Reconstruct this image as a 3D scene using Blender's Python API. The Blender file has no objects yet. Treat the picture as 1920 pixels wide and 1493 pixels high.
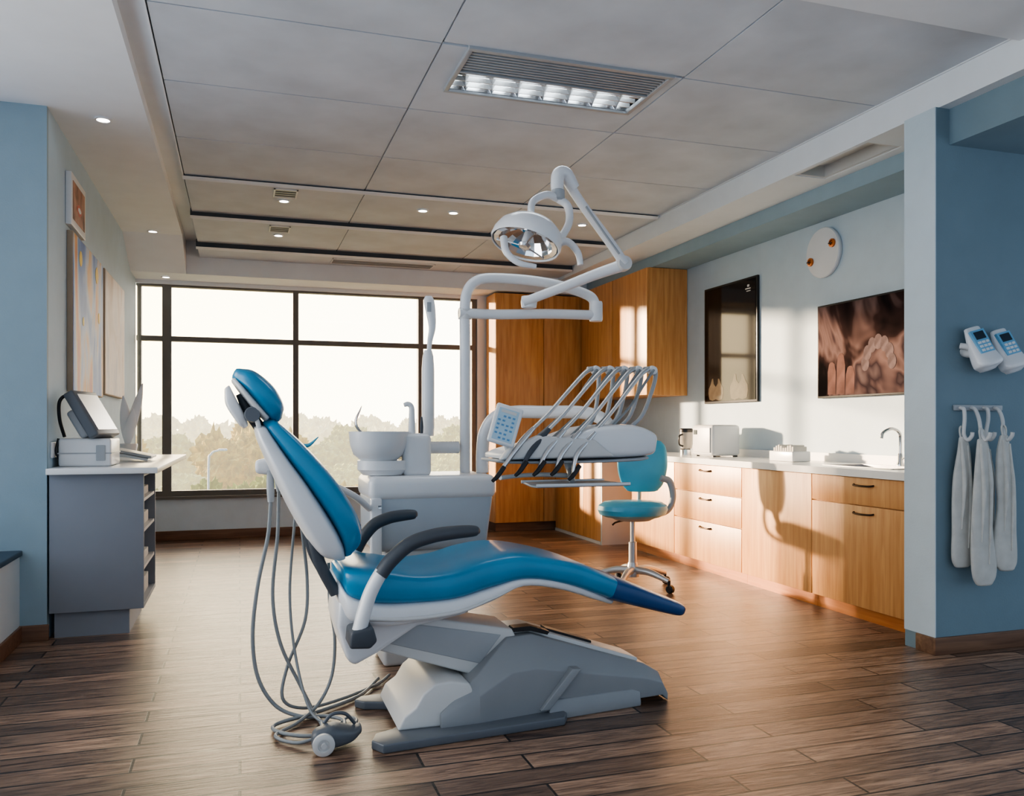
import bpy, bmesh, math, random
from mathutils import Vector, Matrix, noise
random.seed(7)
COL = bpy.context.scene.collection
WL = {}
rad = math.radians

# ---------------------------------------------------------------- materials
def base_mat(name):
    m = bpy.data.materials.new(name); m.use_nodes = True
    nt = m.node_tree
    return m, nt, nt.nodes["Principled BSDF"]

def mat(name, col, rough=0.5, metal=0.0, var=0.06, vscale=6.0, bump=0.0, bscale=200.0, coat=0.0, emis=None, es=0.0, spec=0.5):
    m, nt, b = base_mat(name)
    tc = nt.nodes.new("ShaderNodeTexCoord")
    n = nt.nodes.new("ShaderNodeTexNoise"); n.inputs["Scale"].default_value = vscale; n.inputs["Detail"].default_value = 4
    nt.links.new(tc.outputs["Object"], n.inputs["Vector"])
    r = nt.nodes.new("ShaderNodeValToRGB")
    r.color_ramp.elements[0].position = 0.3; r.color_ramp.elements[1].position = 0.7
    r.color_ramp.elements[0].color = [c * (1 - var) for c in col] + [1]
    r.color_ramp.elements[1].color = [min(1, c * (1 + var)) for c in col] + [1]
    nt.links.new(n.outputs["Fac"], r.inputs["Fac"])
    nt.links.new(r.outputs["Color"], b.inputs["Base Color"])
    b.inputs["Roughness"].default_value = rough
    b.inputs["Metallic"].default_value = metal
    b.inputs["Coat Weight"].default_value = coat
    b.inputs["Coat Roughness"].default_value = 0.15
    b.inputs["Specular IOR Level"].default_value = spec
    if bump > 0:
        n2 = nt.nodes.new("ShaderNodeTexNoise"); n2.inputs["Scale"].default_value = bscale
        nt.links.new(tc.outputs["Object"], n2.inputs["Vector"])
        bp = nt.nodes.new("ShaderNodeBump"); bp.inputs["Strength"].default_value = bump; bp.inputs["Distance"].default_value = 0.01
        nt.links.new(n2.outputs["Fac"], bp.inputs["Height"]); nt.links.new(bp.outputs["Normal"], b.inputs["Normal"])
    if emis:
        b.inputs["Emission Color"].default_value = list(emis) + [1]; b.inputs["Emission Strength"].default_value = es
    return m

def wood_mat(name, c0, c1, stretch=(14, 14, 0.9), rough=0.4):
    m, nt, b = base_mat(name)
    tc = nt.nodes.new("ShaderNodeTexCoord"); mp = nt.nodes.new("ShaderNodeMapping")
    mp.inputs["Scale"].default_value = stretch
    nt.links.new(tc.outputs["Object"], mp.inputs["Vector"])
    n = nt.nodes.new("ShaderNodeTexNoise"); n.inputs["Scale"].default_value = 2.5; n.inputs["Detail"].default_value = 8; n.inputs["Distortion"].default_value = 0.6
    nt.links.new(mp.outputs["Vector"], n.inputs["Vector"])
    r = nt.nodes.new("ShaderNodeValToRGB")
    r.color_ramp.elements[0].position = 0.32; r.color_ramp.elements[1].position = 0.68
    r.color_ramp.elements[0].color = list(c0) + [1]; r.color_ramp.elements[1].color = list(c1) + [1]
    nt.links.new(n.outputs["Fac"], r.inputs["Fac"]); nt.links.new(r.outputs["Color"], b.inputs["Base Color"])
    b.inputs["Roughness"].default_value = rough
    bp = nt.nodes.new("ShaderNodeBump"); bp.inputs["Strength"].default_value = 0.08; bp.inputs["Distance"].default_value = 0.01
    nt.links.new(n.outputs["Fac"], bp.inputs["Height"]); nt.links.new(bp.outputs["Normal"], b.inputs["Normal"])
    return m

def floor_mat():
    m, nt, b = base_mat("plank_floor")
    L = nt.links.new
    g = nt.nodes.new("ShaderNodeNewGeometry")
    br = nt.nodes.new("ShaderNodeTexBrick")
    br.inputs["Scale"].default_value = 1.0; br.inputs["Brick Width"].default_value = 0.98; br.inputs["Row Height"].default_value = 0.132
    br.inputs["Mortar Size"].default_value = 0.005; br.inputs["Mortar Smooth"].default_value = 0.1
    br.offset = 0.37; br.squash = 1.0
    br.inputs["Color1"].default_value = (0, 0, 0, 1); br.inputs["Color2"].default_value = (1, 1, 1, 1); br.inputs["Mortar"].default_value = (0.5, 0.5, 0.5, 1)
    L(g.outputs["Position"], br.inputs["Vector"])
    mp = nt.nodes.new("ShaderNodeMapping"); mp.inputs["Scale"].default_value = (1.7, 20, 1)
    L(g.outputs["Position"], mp.inputs["Vector"])
    add = nt.nodes.new("ShaderNodeVectorMath"); add.operation = 'ADD'
    mul = nt.nodes.new("ShaderNodeVectorMath"); mul.operation = 'SCALE'; mul.inputs["Scale"].default_value = 7.0
    L(br.outputs["Color"], mul.inputs[0]); L(mp.outputs["Vector"], add.inputs[0]); L(mul.outputs[0], add.inputs[1])
    n = nt.nodes.new("ShaderNodeTexNoise"); n.inputs["Scale"].default_value = 2.2; n.inputs["Detail"].default_value = 9; n.inputs["Distortion"].default_value = 1.4
    n.inputs["Roughness"].default_value = 0.66
    L(add.outputs[0], n.inputs["Vector"])
    r = nt.nodes.new("ShaderNodeValToRGB")
    r.color_ramp.elements[0].position = 0.36; r.color_ramp.elements[1].position = 0.66
    r.color_ramp.elements[0].color = (0.080, 0.045, 0.031, 1); r.color_ramp.elements[1].color = (0.41, 0.275, 0.195, 1)
    L(n.outputs["Fac"], r.inputs["Fac"])
    mx = nt.nodes.new("ShaderNodeMix"); mx.data_type = 'RGBA'; mx.blend_type = 'MULTIPLY'; mx.inputs[0].default_value = 1
    tr = nt.nodes.new("ShaderNodeValToRGB"); tr.color_ramp.elements[0].color = (0.45, 0.43, 0.43, 1); tr.color_ramp.elements[1].color = (1.35, 1.30, 1.24, 1)
    L(br.outputs["Color"], tr.inputs["Fac"]); L(r.outputs["Color"], mx.inputs[6]); L(tr.outputs["Color"], mx.inputs[7])
    mo = nt.nodes.new("ShaderNodeMix"); mo.data_type = 'RGBA'; mo.inputs[7].default_value = (0.012, 0.008, 0.006, 1)
    L(br.outputs["Fac"], mo.inputs[0]); L(mx.outputs[2], mo.inputs[6])
    L(mo.outputs[2], b.inputs["Base Color"])
    rr = nt.nodes.new("ShaderNodeMapRange"); rr.inputs[3].default_value = 0.23; rr.inputs[4].default_value = 0.40
    L(n.outputs["Fac"], rr.inputs[0]); L(rr.outputs[0], b.inputs["Roughness"])
    b.inputs["Specular IOR Level"].default_value = 0.9
    bp = nt.nodes.new("ShaderNodeBump"); bp.inputs["Strength"].default_value = 0.45; bp.inputs["Distance"].default_value = 0.005
    sub = nt.nodes.new("ShaderNodeMath"); sub.operation = 'SUBTRACT'
    L(n.outputs["Fac"], sub.inputs[0]); L(br.outputs["Fac"], sub.inputs[1]); L(sub.outputs[0], bp.inputs["Height"])
    L(bp.outputs["Normal"], b.inputs["Normal"])
    return m

def ramp_noise_mat(name, stops, scale=2.0, dist=1.5, rough=0.3, stretch=(1, 1, 1), coat=0.0, spec=0.5, es=0.0):
    m, nt, b = base_mat(name)
    tc = nt.nodes.new("ShaderNodeTexCoord"); mp = nt.nodes.new("ShaderNodeMapping"); mp.inputs["Scale"].default_value = stretch
    nt.links.new(tc.outputs["Object"], mp.inputs["Vector"])
    n = nt.nodes.new("ShaderNodeTexNoise"); n.inputs["Scale"].default_value = scale; n.inputs["Distortion"].default_value = dist; n.inputs["Detail"].default_value = 3
    nt.links.new(mp.outputs["Vector"], n.inputs["Vector"])
    r = nt.nodes.new("ShaderNodeValToRGB")
    while len(r.color_ramp.elements) < len(stops): r.color_ramp.elements.new(0.5)
    for e, (p, c) in zip(r.color_ramp.elements, stops):
        e.position = p; e.color = list(c) + [1]
    nt.links.new(n.outputs["Fac"], r.inputs["Fac"]); nt.links.new(r.outputs["Color"], b.inputs["Base Color"])
    b.inputs["Roughness"].default_value = rough; b.inputs["Coat Weight"].default_value = coat
    b.inputs["Specular IOR Level"].default_value = spec
    if es > 0:
        nt.links.new(r.outputs["Color"], b.inputs["Emission Color"]); b.inputs["Emission Strength"].default_value = es
    return m

def glass_mat(name):
    m = bpy.data.materials.new(name); m.use_nodes = True; nt = m.node_tree; nt.nodes.clear()
    o = nt.nodes.new("ShaderNodeOutputMaterial"); t = nt.nodes.new("ShaderNodeBsdfTransparent"); g = nt.nodes.new("ShaderNodeBsdfGlossy")
    g.inputs["Roughness"].default_value = 0.02
    mx = nt.nodes.new("ShaderNodeMixShader"); f = nt.nodes.new("ShaderNodeFresnel"); f.inputs["IOR"].default_value = 1.35
    nt.links.new(f.outputs[0], mx.inputs[0]); nt.links.new(t.outputs[0], mx.inputs[1]); nt.links.new(g.outputs[0], mx.inputs[2]); nt.links.new(mx.outputs[0], o.inputs[0])
    return m

M_WALL = mat("blue_wall_paint", (0.305, 0.41, 0.475), 0.75, bump=0.08, bscale=120, var=0.03)
M_WALLM = mat("mid_blue_wall_paint", (0.44, 0.57, 0.67), 0.75, bump=0.08, bscale=120, var=0.03)
M_WALLP = mat("pale_blue_wall_paint", (0.56, 0.66, 0.73), 0.7, bump=0.08, bscale=120, var=0.03)
M_WALLL = mat("light_blue_apron_paint", (0.64, 0.76, 0.86), 0.7, bump=0.08, bscale=120, var=0.03)
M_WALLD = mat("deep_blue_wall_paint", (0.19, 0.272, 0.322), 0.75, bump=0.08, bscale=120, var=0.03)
M_WHITEW = mat("white_ceiling_paint", (0.77, 0.81, 0.85), 0.8, var=0.02)
M_PANEL = mat("grey_acoustic_panel", (0.57, 0.62, 0.68), 0.85, var=0.11, vscale=2.2, bump=0.1, bscale=300)
M_FLOOR = floor_mat()
M_BASEB = wood_mat("brown_baseboard", (0.13, 0.065, 0.038), (0.22, 0.12, 0.07), (1, 14, 14), 0.5)
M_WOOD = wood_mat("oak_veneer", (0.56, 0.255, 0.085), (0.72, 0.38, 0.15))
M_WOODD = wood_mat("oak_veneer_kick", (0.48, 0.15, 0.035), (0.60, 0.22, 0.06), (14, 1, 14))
M_COUNTER = mat("white_worktop", (0.85, 0.85, 0.84), 0.25, var=0.02)
M_WP = mat("white_plastic", (0.76, 0.77, 0.785), 0.30, var=0.02, coat=0.2)
M_WP2 = mat("warm_white_plastic", (0.62, 0.62, 0.61), 0.4, var=0.02)
M_LG = mat("light_grey_plastic", (0.38, 0.40, 0.42), 0.4, var=0.03)
M_UG = mat("pale_grey_blue_plastic", (0.44, 0.49, 0.54), 0.4, var=0.03)
M_PG = mat("pedestal_grey_plastic", (0.27, 0.285, 0.30), 0.38, var=0.03)
M_HOSE = mat("grey_silicone_hose", (0.26, 0.28, 0.29), 0.4, var=0.04)
M_MG = mat("grey_plastic", (0.12, 0.135, 0.155), 0.42, var=0.03)
M_DG = mat("dark_grey_rubber", (0.06, 0.07, 0.085), 0.5, var=0.05)
M_BLK = mat("black_plastic", (0.012, 0.012, 0.014), 0.35)
M_BLUE = mat("blue_vinyl", (0.010, 0.24, 0.44), 0.33, var=0.08, bump=0.05, bscale=350, coat=0.25)
M_NAVY = mat("navy_vinyl", (0.010, 0.065, 0.20), 0.35, var=0.06, coat=0.2)
M_TEAL = mat("teal_vinyl", (0.09, 0.42, 0.60), 0.35, var=0.06, coat=0.2)
M_STEEL = mat("brushed_steel", (0.62, 0.62, 0.63), 0.22, metal=1.0)
M_CHROME = mat("chrome", (0.85, 0.85, 0.86), 0.08, metal=1.0)
M_ALU = mat("cast_aluminium", (0.6, 0.6, 0.6), 0.35, metal=0.7)
M_BRONZE = mat("dark_bronze", (0.06, 0.04, 0.03), 0.4, metal=0.8)
M_FRAME = mat("charcoal_window_frame", (0.15, 0.14, 0.125), 0.45)
M_DESK = mat("grey_blue_laminate", (0.25, 0.27, 0.31), 0.5, var=0.02)
M_GLASS = glass_mat("window_glass")
M_LAMP = mat("lamp_glow", (1, 1, 1), 0.3, emis=(1, 0.96, 0.9), es=14)
M_TUBE = mat("tube_glow", (1, 1, 1), 0.3, emis=(0.85, 0.95, 1), es=9)
M_SKYBLUE = mat("blue_keypad", (0.20, 0.45, 0.66), 0.3)
M_CLOTH = mat("white_cotton", (0.62, 0.61, 0.57), 0.95, var=0.08, vscale=14, bump=0.3, bscale=500)
M_CANVAS = mat("canvas_edge", (0.40, 0.32, 0.24), 0.8)
M_DKBLUE = mat("navy_sill", (0.02, 0.04, 0.07), 0.35)
M_ORANGE = mat("orange_copper", (0.55, 0.17, 0.04), 0.3, metal=0.3)
M_SCREEN = mat("dark_screen", (0.03, 0.045, 0.06), 0.12)

# ---------------------------------------------------------------- mesh helpers
def mk(name, V, F, m, parent=None, bevel=0.0, seg=3, label=None, M=None, ang=38, smooth=True):
    P = [(M @ Vector(v)) if M is not None else Vector(v) for v in V]
    lo = Vector((min(p[i] for p in P) for i in range(3))); hi = Vector((max(p[i] for p in P) for i in range(3)))
    c = (lo + hi) / 2
    me = bpy.data.meshes.new(name)
    me.from_pydata([p - c for p in P], [], F)
    bm = bmesh.new(); bm.from_mesh(me)
    bmesh.ops.recalc_face_normals(bm, faces=bm.faces)
    if bevel > 0:
        ed = [e for e in bm.edges if len(e.link_faces) == 2 and e.calc_face_angle(0) > rad(28)]
        bmesh.ops.bevel(bm, geom=ed, offset=bevel, segments=seg, affect='EDGES', clamp_overlap=True, profile=0.5)
    bm.to_mesh(me); bm.free()
    if smooth:
        me.shade_smooth(); me.set_sharp_from_angle(angle=rad(ang))
    me.materials.append(m)
    o = bpy.data.objects.new(name, me); COL.objects.link(o)
    WL[o.name] = c
    if parent is not None:
        o.parent = parent; o.location = c - WL[parent.name]
    else:
        o.location = c
    if label: o["label"] = label
    return o

def thing(name, label, cat, loc, group=None):
    e = bpy.data.objects.new(name, None); e.empty_display_size = 0.1; e.location = loc; COL.objects.link(e)
    WL[e.name] = Vector(loc); e["label"] = label; e["category"] = cat
    if group: e["group"] = group
    return e
def top(o, label, cat, group=None):
    o["label"] = label; o["category"] = cat
    if group: o["group"] = group
    return o
def struct(o):
    o["kind"] = "structure"; return o

def boxgeo(bs):
    V = []; F = []
    for (x0, x1, y0, y1, z0, z1) in bs:
        k = len(V)
        V += [(x0, y0, z0), (x1, y0, z0), (x1, y1, z0), (x0, y1, z0), (x0, y0, z1), (x1, y0, z1), (x1, y1, z1), (x0, y1, z1)]
        F += [[k + i for i in f] for f in ((0, 3, 2, 1), (4, 5, 6, 7), (0, 1, 5, 4), (1, 2, 6, 5), (2, 3, 7, 6), (3, 0, 4, 7))]
    return V, F
def box(name, b, m, parent=None, bevel=0.0, **k):
    V, F = boxgeo([b]); return mk(name, V, F, m, parent, bevel, **k)
def boxes(name, bs, m, parent=None, bevel=0.0, **k):
    V, F = boxgeo(bs); return mk(name, V, F, m, parent, bevel, **k)

def prismxz(name, pts, y0, y1, m, parent=None, bevel=0.0, **k):
    n = len(pts); V = [(x, y0, z) for x, z in pts] + [(x, y1, z) for x, z in pts]
    F = [list(range(n)), list(range(2 * n - 1, n - 1, -1))] + [[i, (i + 1) % n, n + (i + 1) % n, n + i] for i in range(n)]
    return mk(name, V, F, m, parent, bevel, **k)
def prismyz(name, pts, x0, x1, m, parent=None, bevel=0.0, **k):
    n = len(pts); V = [(x0, y, z) for y, z in pts] + [(x1, y, z) for y, z in pts]
    F = [list(range(n)), list(range(2 * n - 1, n - 1, -1))] + [[i, (i + 1) % n, n + (i + 1) % n, n + i] for i in range(n)]
    return mk(name, V, F, m, parent, bevel, **k)
def prismxy(name, pts, z0, z1, m, parent=None, bevel=0.0, **k):
    n = len(pts); V = [(x, y, z0) for x, y in pts] + [(x, y, z1) for x, y in pts]
    F = [list(range(n)), list(range(2 * n - 1, n - 1, -1))] + [[i, (i + 1) % n, n + (i + 1) % n, n + i] for i in range(n)]
    return mk(name, V, F, m, parent, bevel, **k)

def catmull(P, sub):
    P = [Vector(p) for p in P]
    if len(P) < 3: return P
    Q = [P[0] * 2 - P[1]] + P + [P[-1] * 2 - P[-2]]
    out = []
    for i in range(1, len(Q) - 2):
        for s in range(sub):
            t = s / sub
            a, b, c, d = Q[i - 1], Q[i], Q[i + 1], Q[i + 2]
            out.append(0.5 * ((2 * b) + (c - a) * t + (2 * a - 5 * b + 4 * c - d) * t * t + (3 * b - a - 3 * c + d) * t ** 3))
    out.append(P[-1]); return out

def loftgeo(rings):
    n = len(rings[0]); V = [v for r in rings for v in r]; F = []
    for i in range(len(rings) - 1):
        for j in range(n):
            F.append([i * n + j, i * n + (j + 1) % n, (i + 1) * n + (j + 1) % n, (i + 1) * n + j])
    F.append(list(range(n))[::-1]); F.append([(len(rings) - 1) * n + j for j in range(n)])
    return V, F

def tubegeo(P, r, n=12, sub=8, flat=1.0, up=None):
    R = r if isinstance(r, (list, tuple)) else [r] * len(P)
    P4 = [Vector((p[0], p[1], p[2])) for p in P]
    C = catmull(P4, sub) if len(P) > 2 else P4
    RR = [v.x for v in catmull([Vector((a, 0, 0)) for a in R], sub)] if len(P) > 2 else list(R)
    T = [(C[min(i + 1, len(C) - 1)] - C[max(i - 1, 0)]).normalized() for i in range(len(C))]
    ref = Vector(up) if up else (Vector((0, 0, 1)) if abs(T[0].z) < 0.9 else Vector((0, 1, 0)))
    N = (ref - T[0] * ref.dot(T[0])).normalized()
    rings = []
    for i, c in enumerate(C):
        N = (N - T[i] * N.dot(T[i])).normalized(); B = T[i].cross(N)
        rr = max(RR[i], 0.0005)
        rings.append([c + N * (math.cos(2 * math.pi * j / n) * rr * flat) + B * (math.sin(2 * math.pi * j / n) * rr) for j in range(n)])
    return loftgeo(rings)
def tube(name, P, r, m, parent=None, n=12, sub=8, flat=1.0, up=None, **k):
    V, F = tubegeo(P, r, n, sub, flat, up); return mk(name, V, F, m, parent, ang=50, **k)

def lathe(name, prof, m, parent=None, loc=(0, 0, 0), axis=(0, 0, 1), n=40, sx=1, sy=1, **k):
    R = Vector(axis).normalized().to_track_quat('Z', 'Y').to_matrix().to_4x4()
    M = Matrix.Translation(loc) @ R
    rings = [[Vector((max(r, 0.0003) * sx * math.cos(2 * math.pi * j / n), max(r, 0.0003) * sy * math.sin(2 * math.pi * j / n), z)) for j in range(n)] for r, z in prof]
    V, F = loftgeo(rings); return mk(name, V, F, m, parent, M=M, **k)

def sl(name, st, m, parent=None, e=4.0, n=36, sub=5, caps=True, **k):
    C = catmull([s[0] for s in st], sub); U = catmull([s[1] for s in st], sub); S = catmull([s[2] for s in st], sub)
    rings = []
    def ring(c, u, s, q=1.0):
        R = []
        for j in range(n):
            t = 2 * math.pi * j / n; ct, stt = math.cos(t), math.sin(t)
            a = math.copysign(abs(ct) ** (2 / e), ct); b = math.copysign(abs(stt) ** (2 / e), stt)
            R.append(c + u * (b * q) + s * (a * q))
        return R
    d0 = (C[0] - C[1]).normalized(); d1 = (C[-1] - C[-2]).normalized()
    h0 = U[0].length; h1 = U[-1].length
    if caps:
        rings.append(ring(C[0] + d0 * h0 * 0.5, U[0], S[0], 0.45)); rings.append(ring(C[0] + d0 * h0 * 0.38, U[0], S[0], 0.8))
    for c, u, s in zip(C, U, S): rings.append(ring(c, u, s))
    if caps:
        rings.append(ring(C[-1] + d1 * h1 * 0.38, U[-1], S[-1], 0.8)); rings.append(ring(C[-1] + d1 * h1 * 0.5, U[-1], S[-1], 0.45))
    V, F = loftgeo(rings)
    return mk(name, V, F, m, parent, ang=60, **k)
def slab(name, st, yc, m, parent=None, **k):
    S = []
    for bx, bz, tx, tz, w in st:
        b = Vector((bx, yc, bz)); t = Vector((tx, yc, tz))
        S.append(((b + t) / 2, (t - b) / 2, Vector((0, w, 0))))
    return sl(name, S, m, parent, **k)

def clone(root, delta, label=None):
    def rec(o, par):
        c = o.copy(); COL.objects.link(c)
        if par is not None: c.parent = par
        for ch in list(o.children):
            if ch not in made: rec(ch, c)
        made.add(c); return c
    made = set()
    kids = rec(root, None)
    kids.location = Vector(root.location) + Vector(delta)
    if label: kids["label"] = label
    return kids

# ================================================================ ROOM SHELL
YW = 9.5; XL = -1.03; XR = 4.25
struct(box("floor", (-2.6, 6.0, -2.0, YW + 0.2, -0.12, 0), M_FLOOR))
struct(box("ceiling", (-2.6, 6.0, -2.0, YW + 0.2, 3.22, 3.3), M_WHITEW))
rows = [(3.03, 3.95, 3.05), (3.95, 4.82, 3.05), (4.82, 5.74, 3.05), (5.74, 6.60, 3.05), (6.60, 7.6, 3.025), (7.6, 8.6, 2.975), (8.6, 9.05, 2.915)]
xs = [-0.39, 0.93, 2.24, 3.50]
for k, (a, b_, z) in enumerate(rows):
    bs = []
    th = .03 if k < 4 else .010
    for i in range(3):
        g = 0.005
        if k == 1 and i == 1:
            bs += [(xs[i] + g, 1.06, a + g, b_ - g, z, z + th), (2.18, xs[i + 1] - g, a + g, b_ - g, z, z + th), (1.06, 2.18, 4.49, b_ - g, z, z + th)]
        elif k == 0 and i == 1:
            bs += [(xs[i] + g, xs[i + 1] - g, a + g, 3.93, z, z + th)]
        else:
            bs.append((xs[i] + g, xs[i + 1] - g, a + g, b_ - g, z, z + th))
    struct(boxes("ceiling", bs, M_PANEL))
    zt = z + .012
    struct(boxes("trim_6", [(-0.39, 3.5, b_ - .02, b_ + .004, zt, z + .045)] + [(x - .02, x + .02, a, b_, zt, z + .044) for x in xs[1:3]], M_WHITEW))
# slim bright edge strips at each step and a dark strip above painting in the shadow line
for y, z0, z1 in ((6.60, 3.05, 3.025), (7.6, 3.025, 2.975), (8.6, 2.975, 2.915)):
    struct(prismyz("trim_1", [(y - .030, z1 + .012), (y - .004, z1 - .005), (y + .010, z1 - .006), (y + .010, z1 + .008)], -0.40, 3.49, M_WHITEW))
    struct(box("trim_shadow_line", (-0.40, 3.49, y - .004, y + .008, z1 + .013, z0 + .03), M_DG))
struct(boxes("trim_3", [(-0.514, -0.40, 3.03, 9.05, 3.075, 3.22)], M_WHITEW))
struct(boxes("trim_2", [(-0.40, -0.392, 3.03, 6.6, 3.044, 3.075), (3.488, 3.4995, 3.03, 6.6, 3.044, 3.09), (-0.39, 3.49, 3.022, 3.034, 3.044, 3.09)], M_WHITEW))
# soffits
struct(box("ceiling", (-2.6, -0.514, -2.0, 8.45, 3.0, 3.22), M_WHITEW))
struct(prismyz("ceiling", [(8.45, 3.0), (9.05, 2.74), (9.05, 3.22), (8.45, 3.22)], -2.6, -0.514, M_WHITEW))
struct(box("ceiling", (-0.514, 3.50, -2.0, 3.02, 3.02, 3.22), M_WHITEW))
struct(boxes("ceiling", [(3.50, 3.86, 3.0, 4.06, 2.88, 3.22), (3.50, 3.86, 4.75, 9.05, 2.88, 3.22), (3.50, 3.53, 4.06, 4.75, 2.88, 3.22), (3.78, 3.86, 4.06, 4.75, 2.88, 3.22),
                        (3.50, 6.0, -2.0, 3.0, 2.88, 3.22)], M_WHITEW))
struct(box("ceiling", (-2.6, 3.86, 9.05, YW, 2.74, 3.22), M_WHITEW))
struct(box("wall_right_bulkhead", (3.86, XR, 3.71, YW, 2.77, 3.22), M_WALL))
struct(box("wall_right", (XR, XR + 0.2, 3.71, YW, 0, 3.22), M_WALLP))
struct(box("wall_left", (XL - 0.2, XL, 5.32, YW, 0, 3.22), M_WALLM))
struct(box("wall_left_return", (-2.6, XL, 5.28, 5.32, 0, 3.02), M_WALL))
struct(box("wall_left_ledge", (-1.62, -1.165, -2.0, 5.28, 0, 0.48), M_WALLP))
struct(box("trim_4", (-1.62, -1.15, -2.0, 5.28, 0.48, 0.51), M_DKBLUE, bevel=0.006))
struct(box("wall_right_stub", (3.476, 6.0, 3.50, 3.71, 0, 2.88), M_WALLD))
struct(box("trim_lit_end", (3.472, 3.478, 3.497, 3.712, 0.09, 2.879), M_WALLP))  # paler skin paints the lit look onto the stub's end face
struct(box("wall_right_beam", (3.57, 6.0, -2.0, 3.5, 2.69, 2.88), M_WALLD))
struct(boxes("wall_back", [(XL - 0.2, 2.66, YW, YW + 0.2, 0, 0.46), (XL - 0.2, 2.66, YW, YW + 0.2, 2.70, 3.22), (2.66, XR + 0.2, YW, YW + 0.2, 0, 3.22)], M_WHITEW))
struct(box("trim_5", (XL, 2.66, YW - 0.006, YW, 0.0, 0.44), M_WALLL))
struct(box("baseboard_back", (XL, 2.70, YW - 0.025, YW - 0.006, 0, 0.10), M_BASEB, bevel=0.003))
struct(boxes("baseboard_left", [(-2.6, XL + 0.012, 5.262, 5.28, 0, 0.09), (-1.165, -1.15, -2.0, 5.262, 0, 0.09), (XL, XL + 0.015, 7.7, YW - 0.03, 0, 0.09)], M_BASEB, bevel=0.003))
struct(boxes("baseboard_right", [(3.46, 6.0, 3.483, 3.50, 0, 0.09), (3.46, 3.476, 3.50, 3.62, 0, 0.09)], M_BASEB, bevel=0.003))
def winbars():
    bs = []
    y0, y1 = YW + 0.03, YW + 0.12
    for x, w in ((-1.00, .02), (-0.733, .045), (0.589, .030), (1.99, .030), (2.63, .03)):
        bs.append((x - w, x + w, y0, y1, 0.46, 2.70))
    for z, h in ((0.49, .028), (2.13, .026), (2.69, .010)):
        bs.append((-1.03, 2.66, y0 + 0.003, y1 - 0.003, z - h, z + h))
    bs.append((-1.03, 2.66, YW - 0.06, YW + 0.05, 0.435, 0.462))
    return bs
w1 = struct(boxes("window_1", winbars(), M_FRAME))
gl = box("window_pane", (-1.0, 2.63, YW + 0.07, YW + 0.076, 0.5, 2.68), M_GLASS, w1)
w2 = struct(boxes("window_2", [(-1.60, -1.53, y - .03, y + .03, 0.51, 3.0) for y in (-1.9, -0.1, 1.7, 3.5, 5.25)] + [(-1.597, -1.533, -1.9, 5.25, z, z + .05) for z in (0.51, 2.95)], M_FRAME))

# ================================================================ CEILING FITTINGS
fx = thing("ceiling_light_fixture", "recessed ceiling light with louvre and tube lamps in reflector", "ceiling light", (1.62, 4.21, 3.04))
boxes("fixture_frame", [(1.06, 2.18, 3.93, 3.955, 3.035, 3.06), (1.06, 2.18, 4.465, 4.49, 3.035, 3.06), (1.06, 1.085, 3.955, 4.465, 3.035, 3.06), (2.155, 2.18, 3.955, 4.465, 3.035, 3.06), (1.085, 2.155, 4.205, 4.22, 3.035, 3.06)], M_LG, fx, bevel=0.003)
boxes("louvre", [(1.085, 2.155, 3.962 + i * .030, 3.962 + i * .030 + .012, 3.040, 3.056) for i in range(8)], M_LG, fx, bevel=.003)
box("louvre_backing", (1.085, 2.155, 3.955, 4.205, 3.085, 3.09), M_BLK, fx)
boxes("reflector", [(1.085, 2.155, 4.22, 4.465, 3.13, 3.14), (1.085, 2.155, 4.22, 4.224, 3.05, 3.13), (1.085, 2.155, 4.461, 4.465, 3.05, 3.13)], M_STEEL, fx)
V = []; F = []
for i in range(7):
    x = 1.12 + i * 0.15; k = len(V)
    V += [(x, 4.225, 3.045), (x + .06, 4.46, 3.045), (x + .095, 4.46, 3.10), (x + .035, 4.225, 3.10)]
    V += [(x, 4.225, 3.045), (x + .06, 4.46, 3.045), (x + .025, 4.46, 3.10), (x - .035, 4.225, 3.10)]
    F += [[k, k + 1, k + 2, k + 3], [k + 4, k + 5, k + 6, k + 7]]
mk("reflector_blade", V, F, M_STEEL, fx)
for i in range(3):
    mk("reflector_rib", *boxgeo([(1.09, 2.15, 4.27 + i * .07, 4.276 + i * .07, 3.05, 3.075)]), M_ALU, fx)
for y in (4.30, 4.39):
    tube("tube_lamp", [(1.10, y, 3.112), (1.6, y, 3.112), (2.14, y, 3.112)], 0.012, M_TUBE, fx)

def downlight(x, y, z, first=[None]):
    if first[0] is None:
        t = thing("downlight", "small round recessed downlight switched on", "downlight", (x, y, z), "recessed ceiling downlights")
        lathe("downlight_ring", [(0.048, 0.0), (0.048, -0.008), (0.036, -0.008), (0.034, 0.0)], M_WP, t, (x, y, z))
        lathe("downlight_lens", [(0.0, -0.003), (0.034, -0.003), (0.034, 0.0), (0.0, 0.0)], M_LAMP, t, (x, y, z))
        first[0] = t
    else:
        clone(first[0], Vector((x, y, z)) - Vector(first[0].location))
for p in ((-0.76, 5.4, 2.998), (-0.76, 8.35, 2.998), (-0.72, 9.28, 2.738), (0.34, 7.0, 3.023), (1.467, 6.95, 3.023), (1.73, 6.94, 3.023), (2.94, 7.0, 3.023), (0.34, 8.05, 2.973)):
    downlight(*p)

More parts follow.
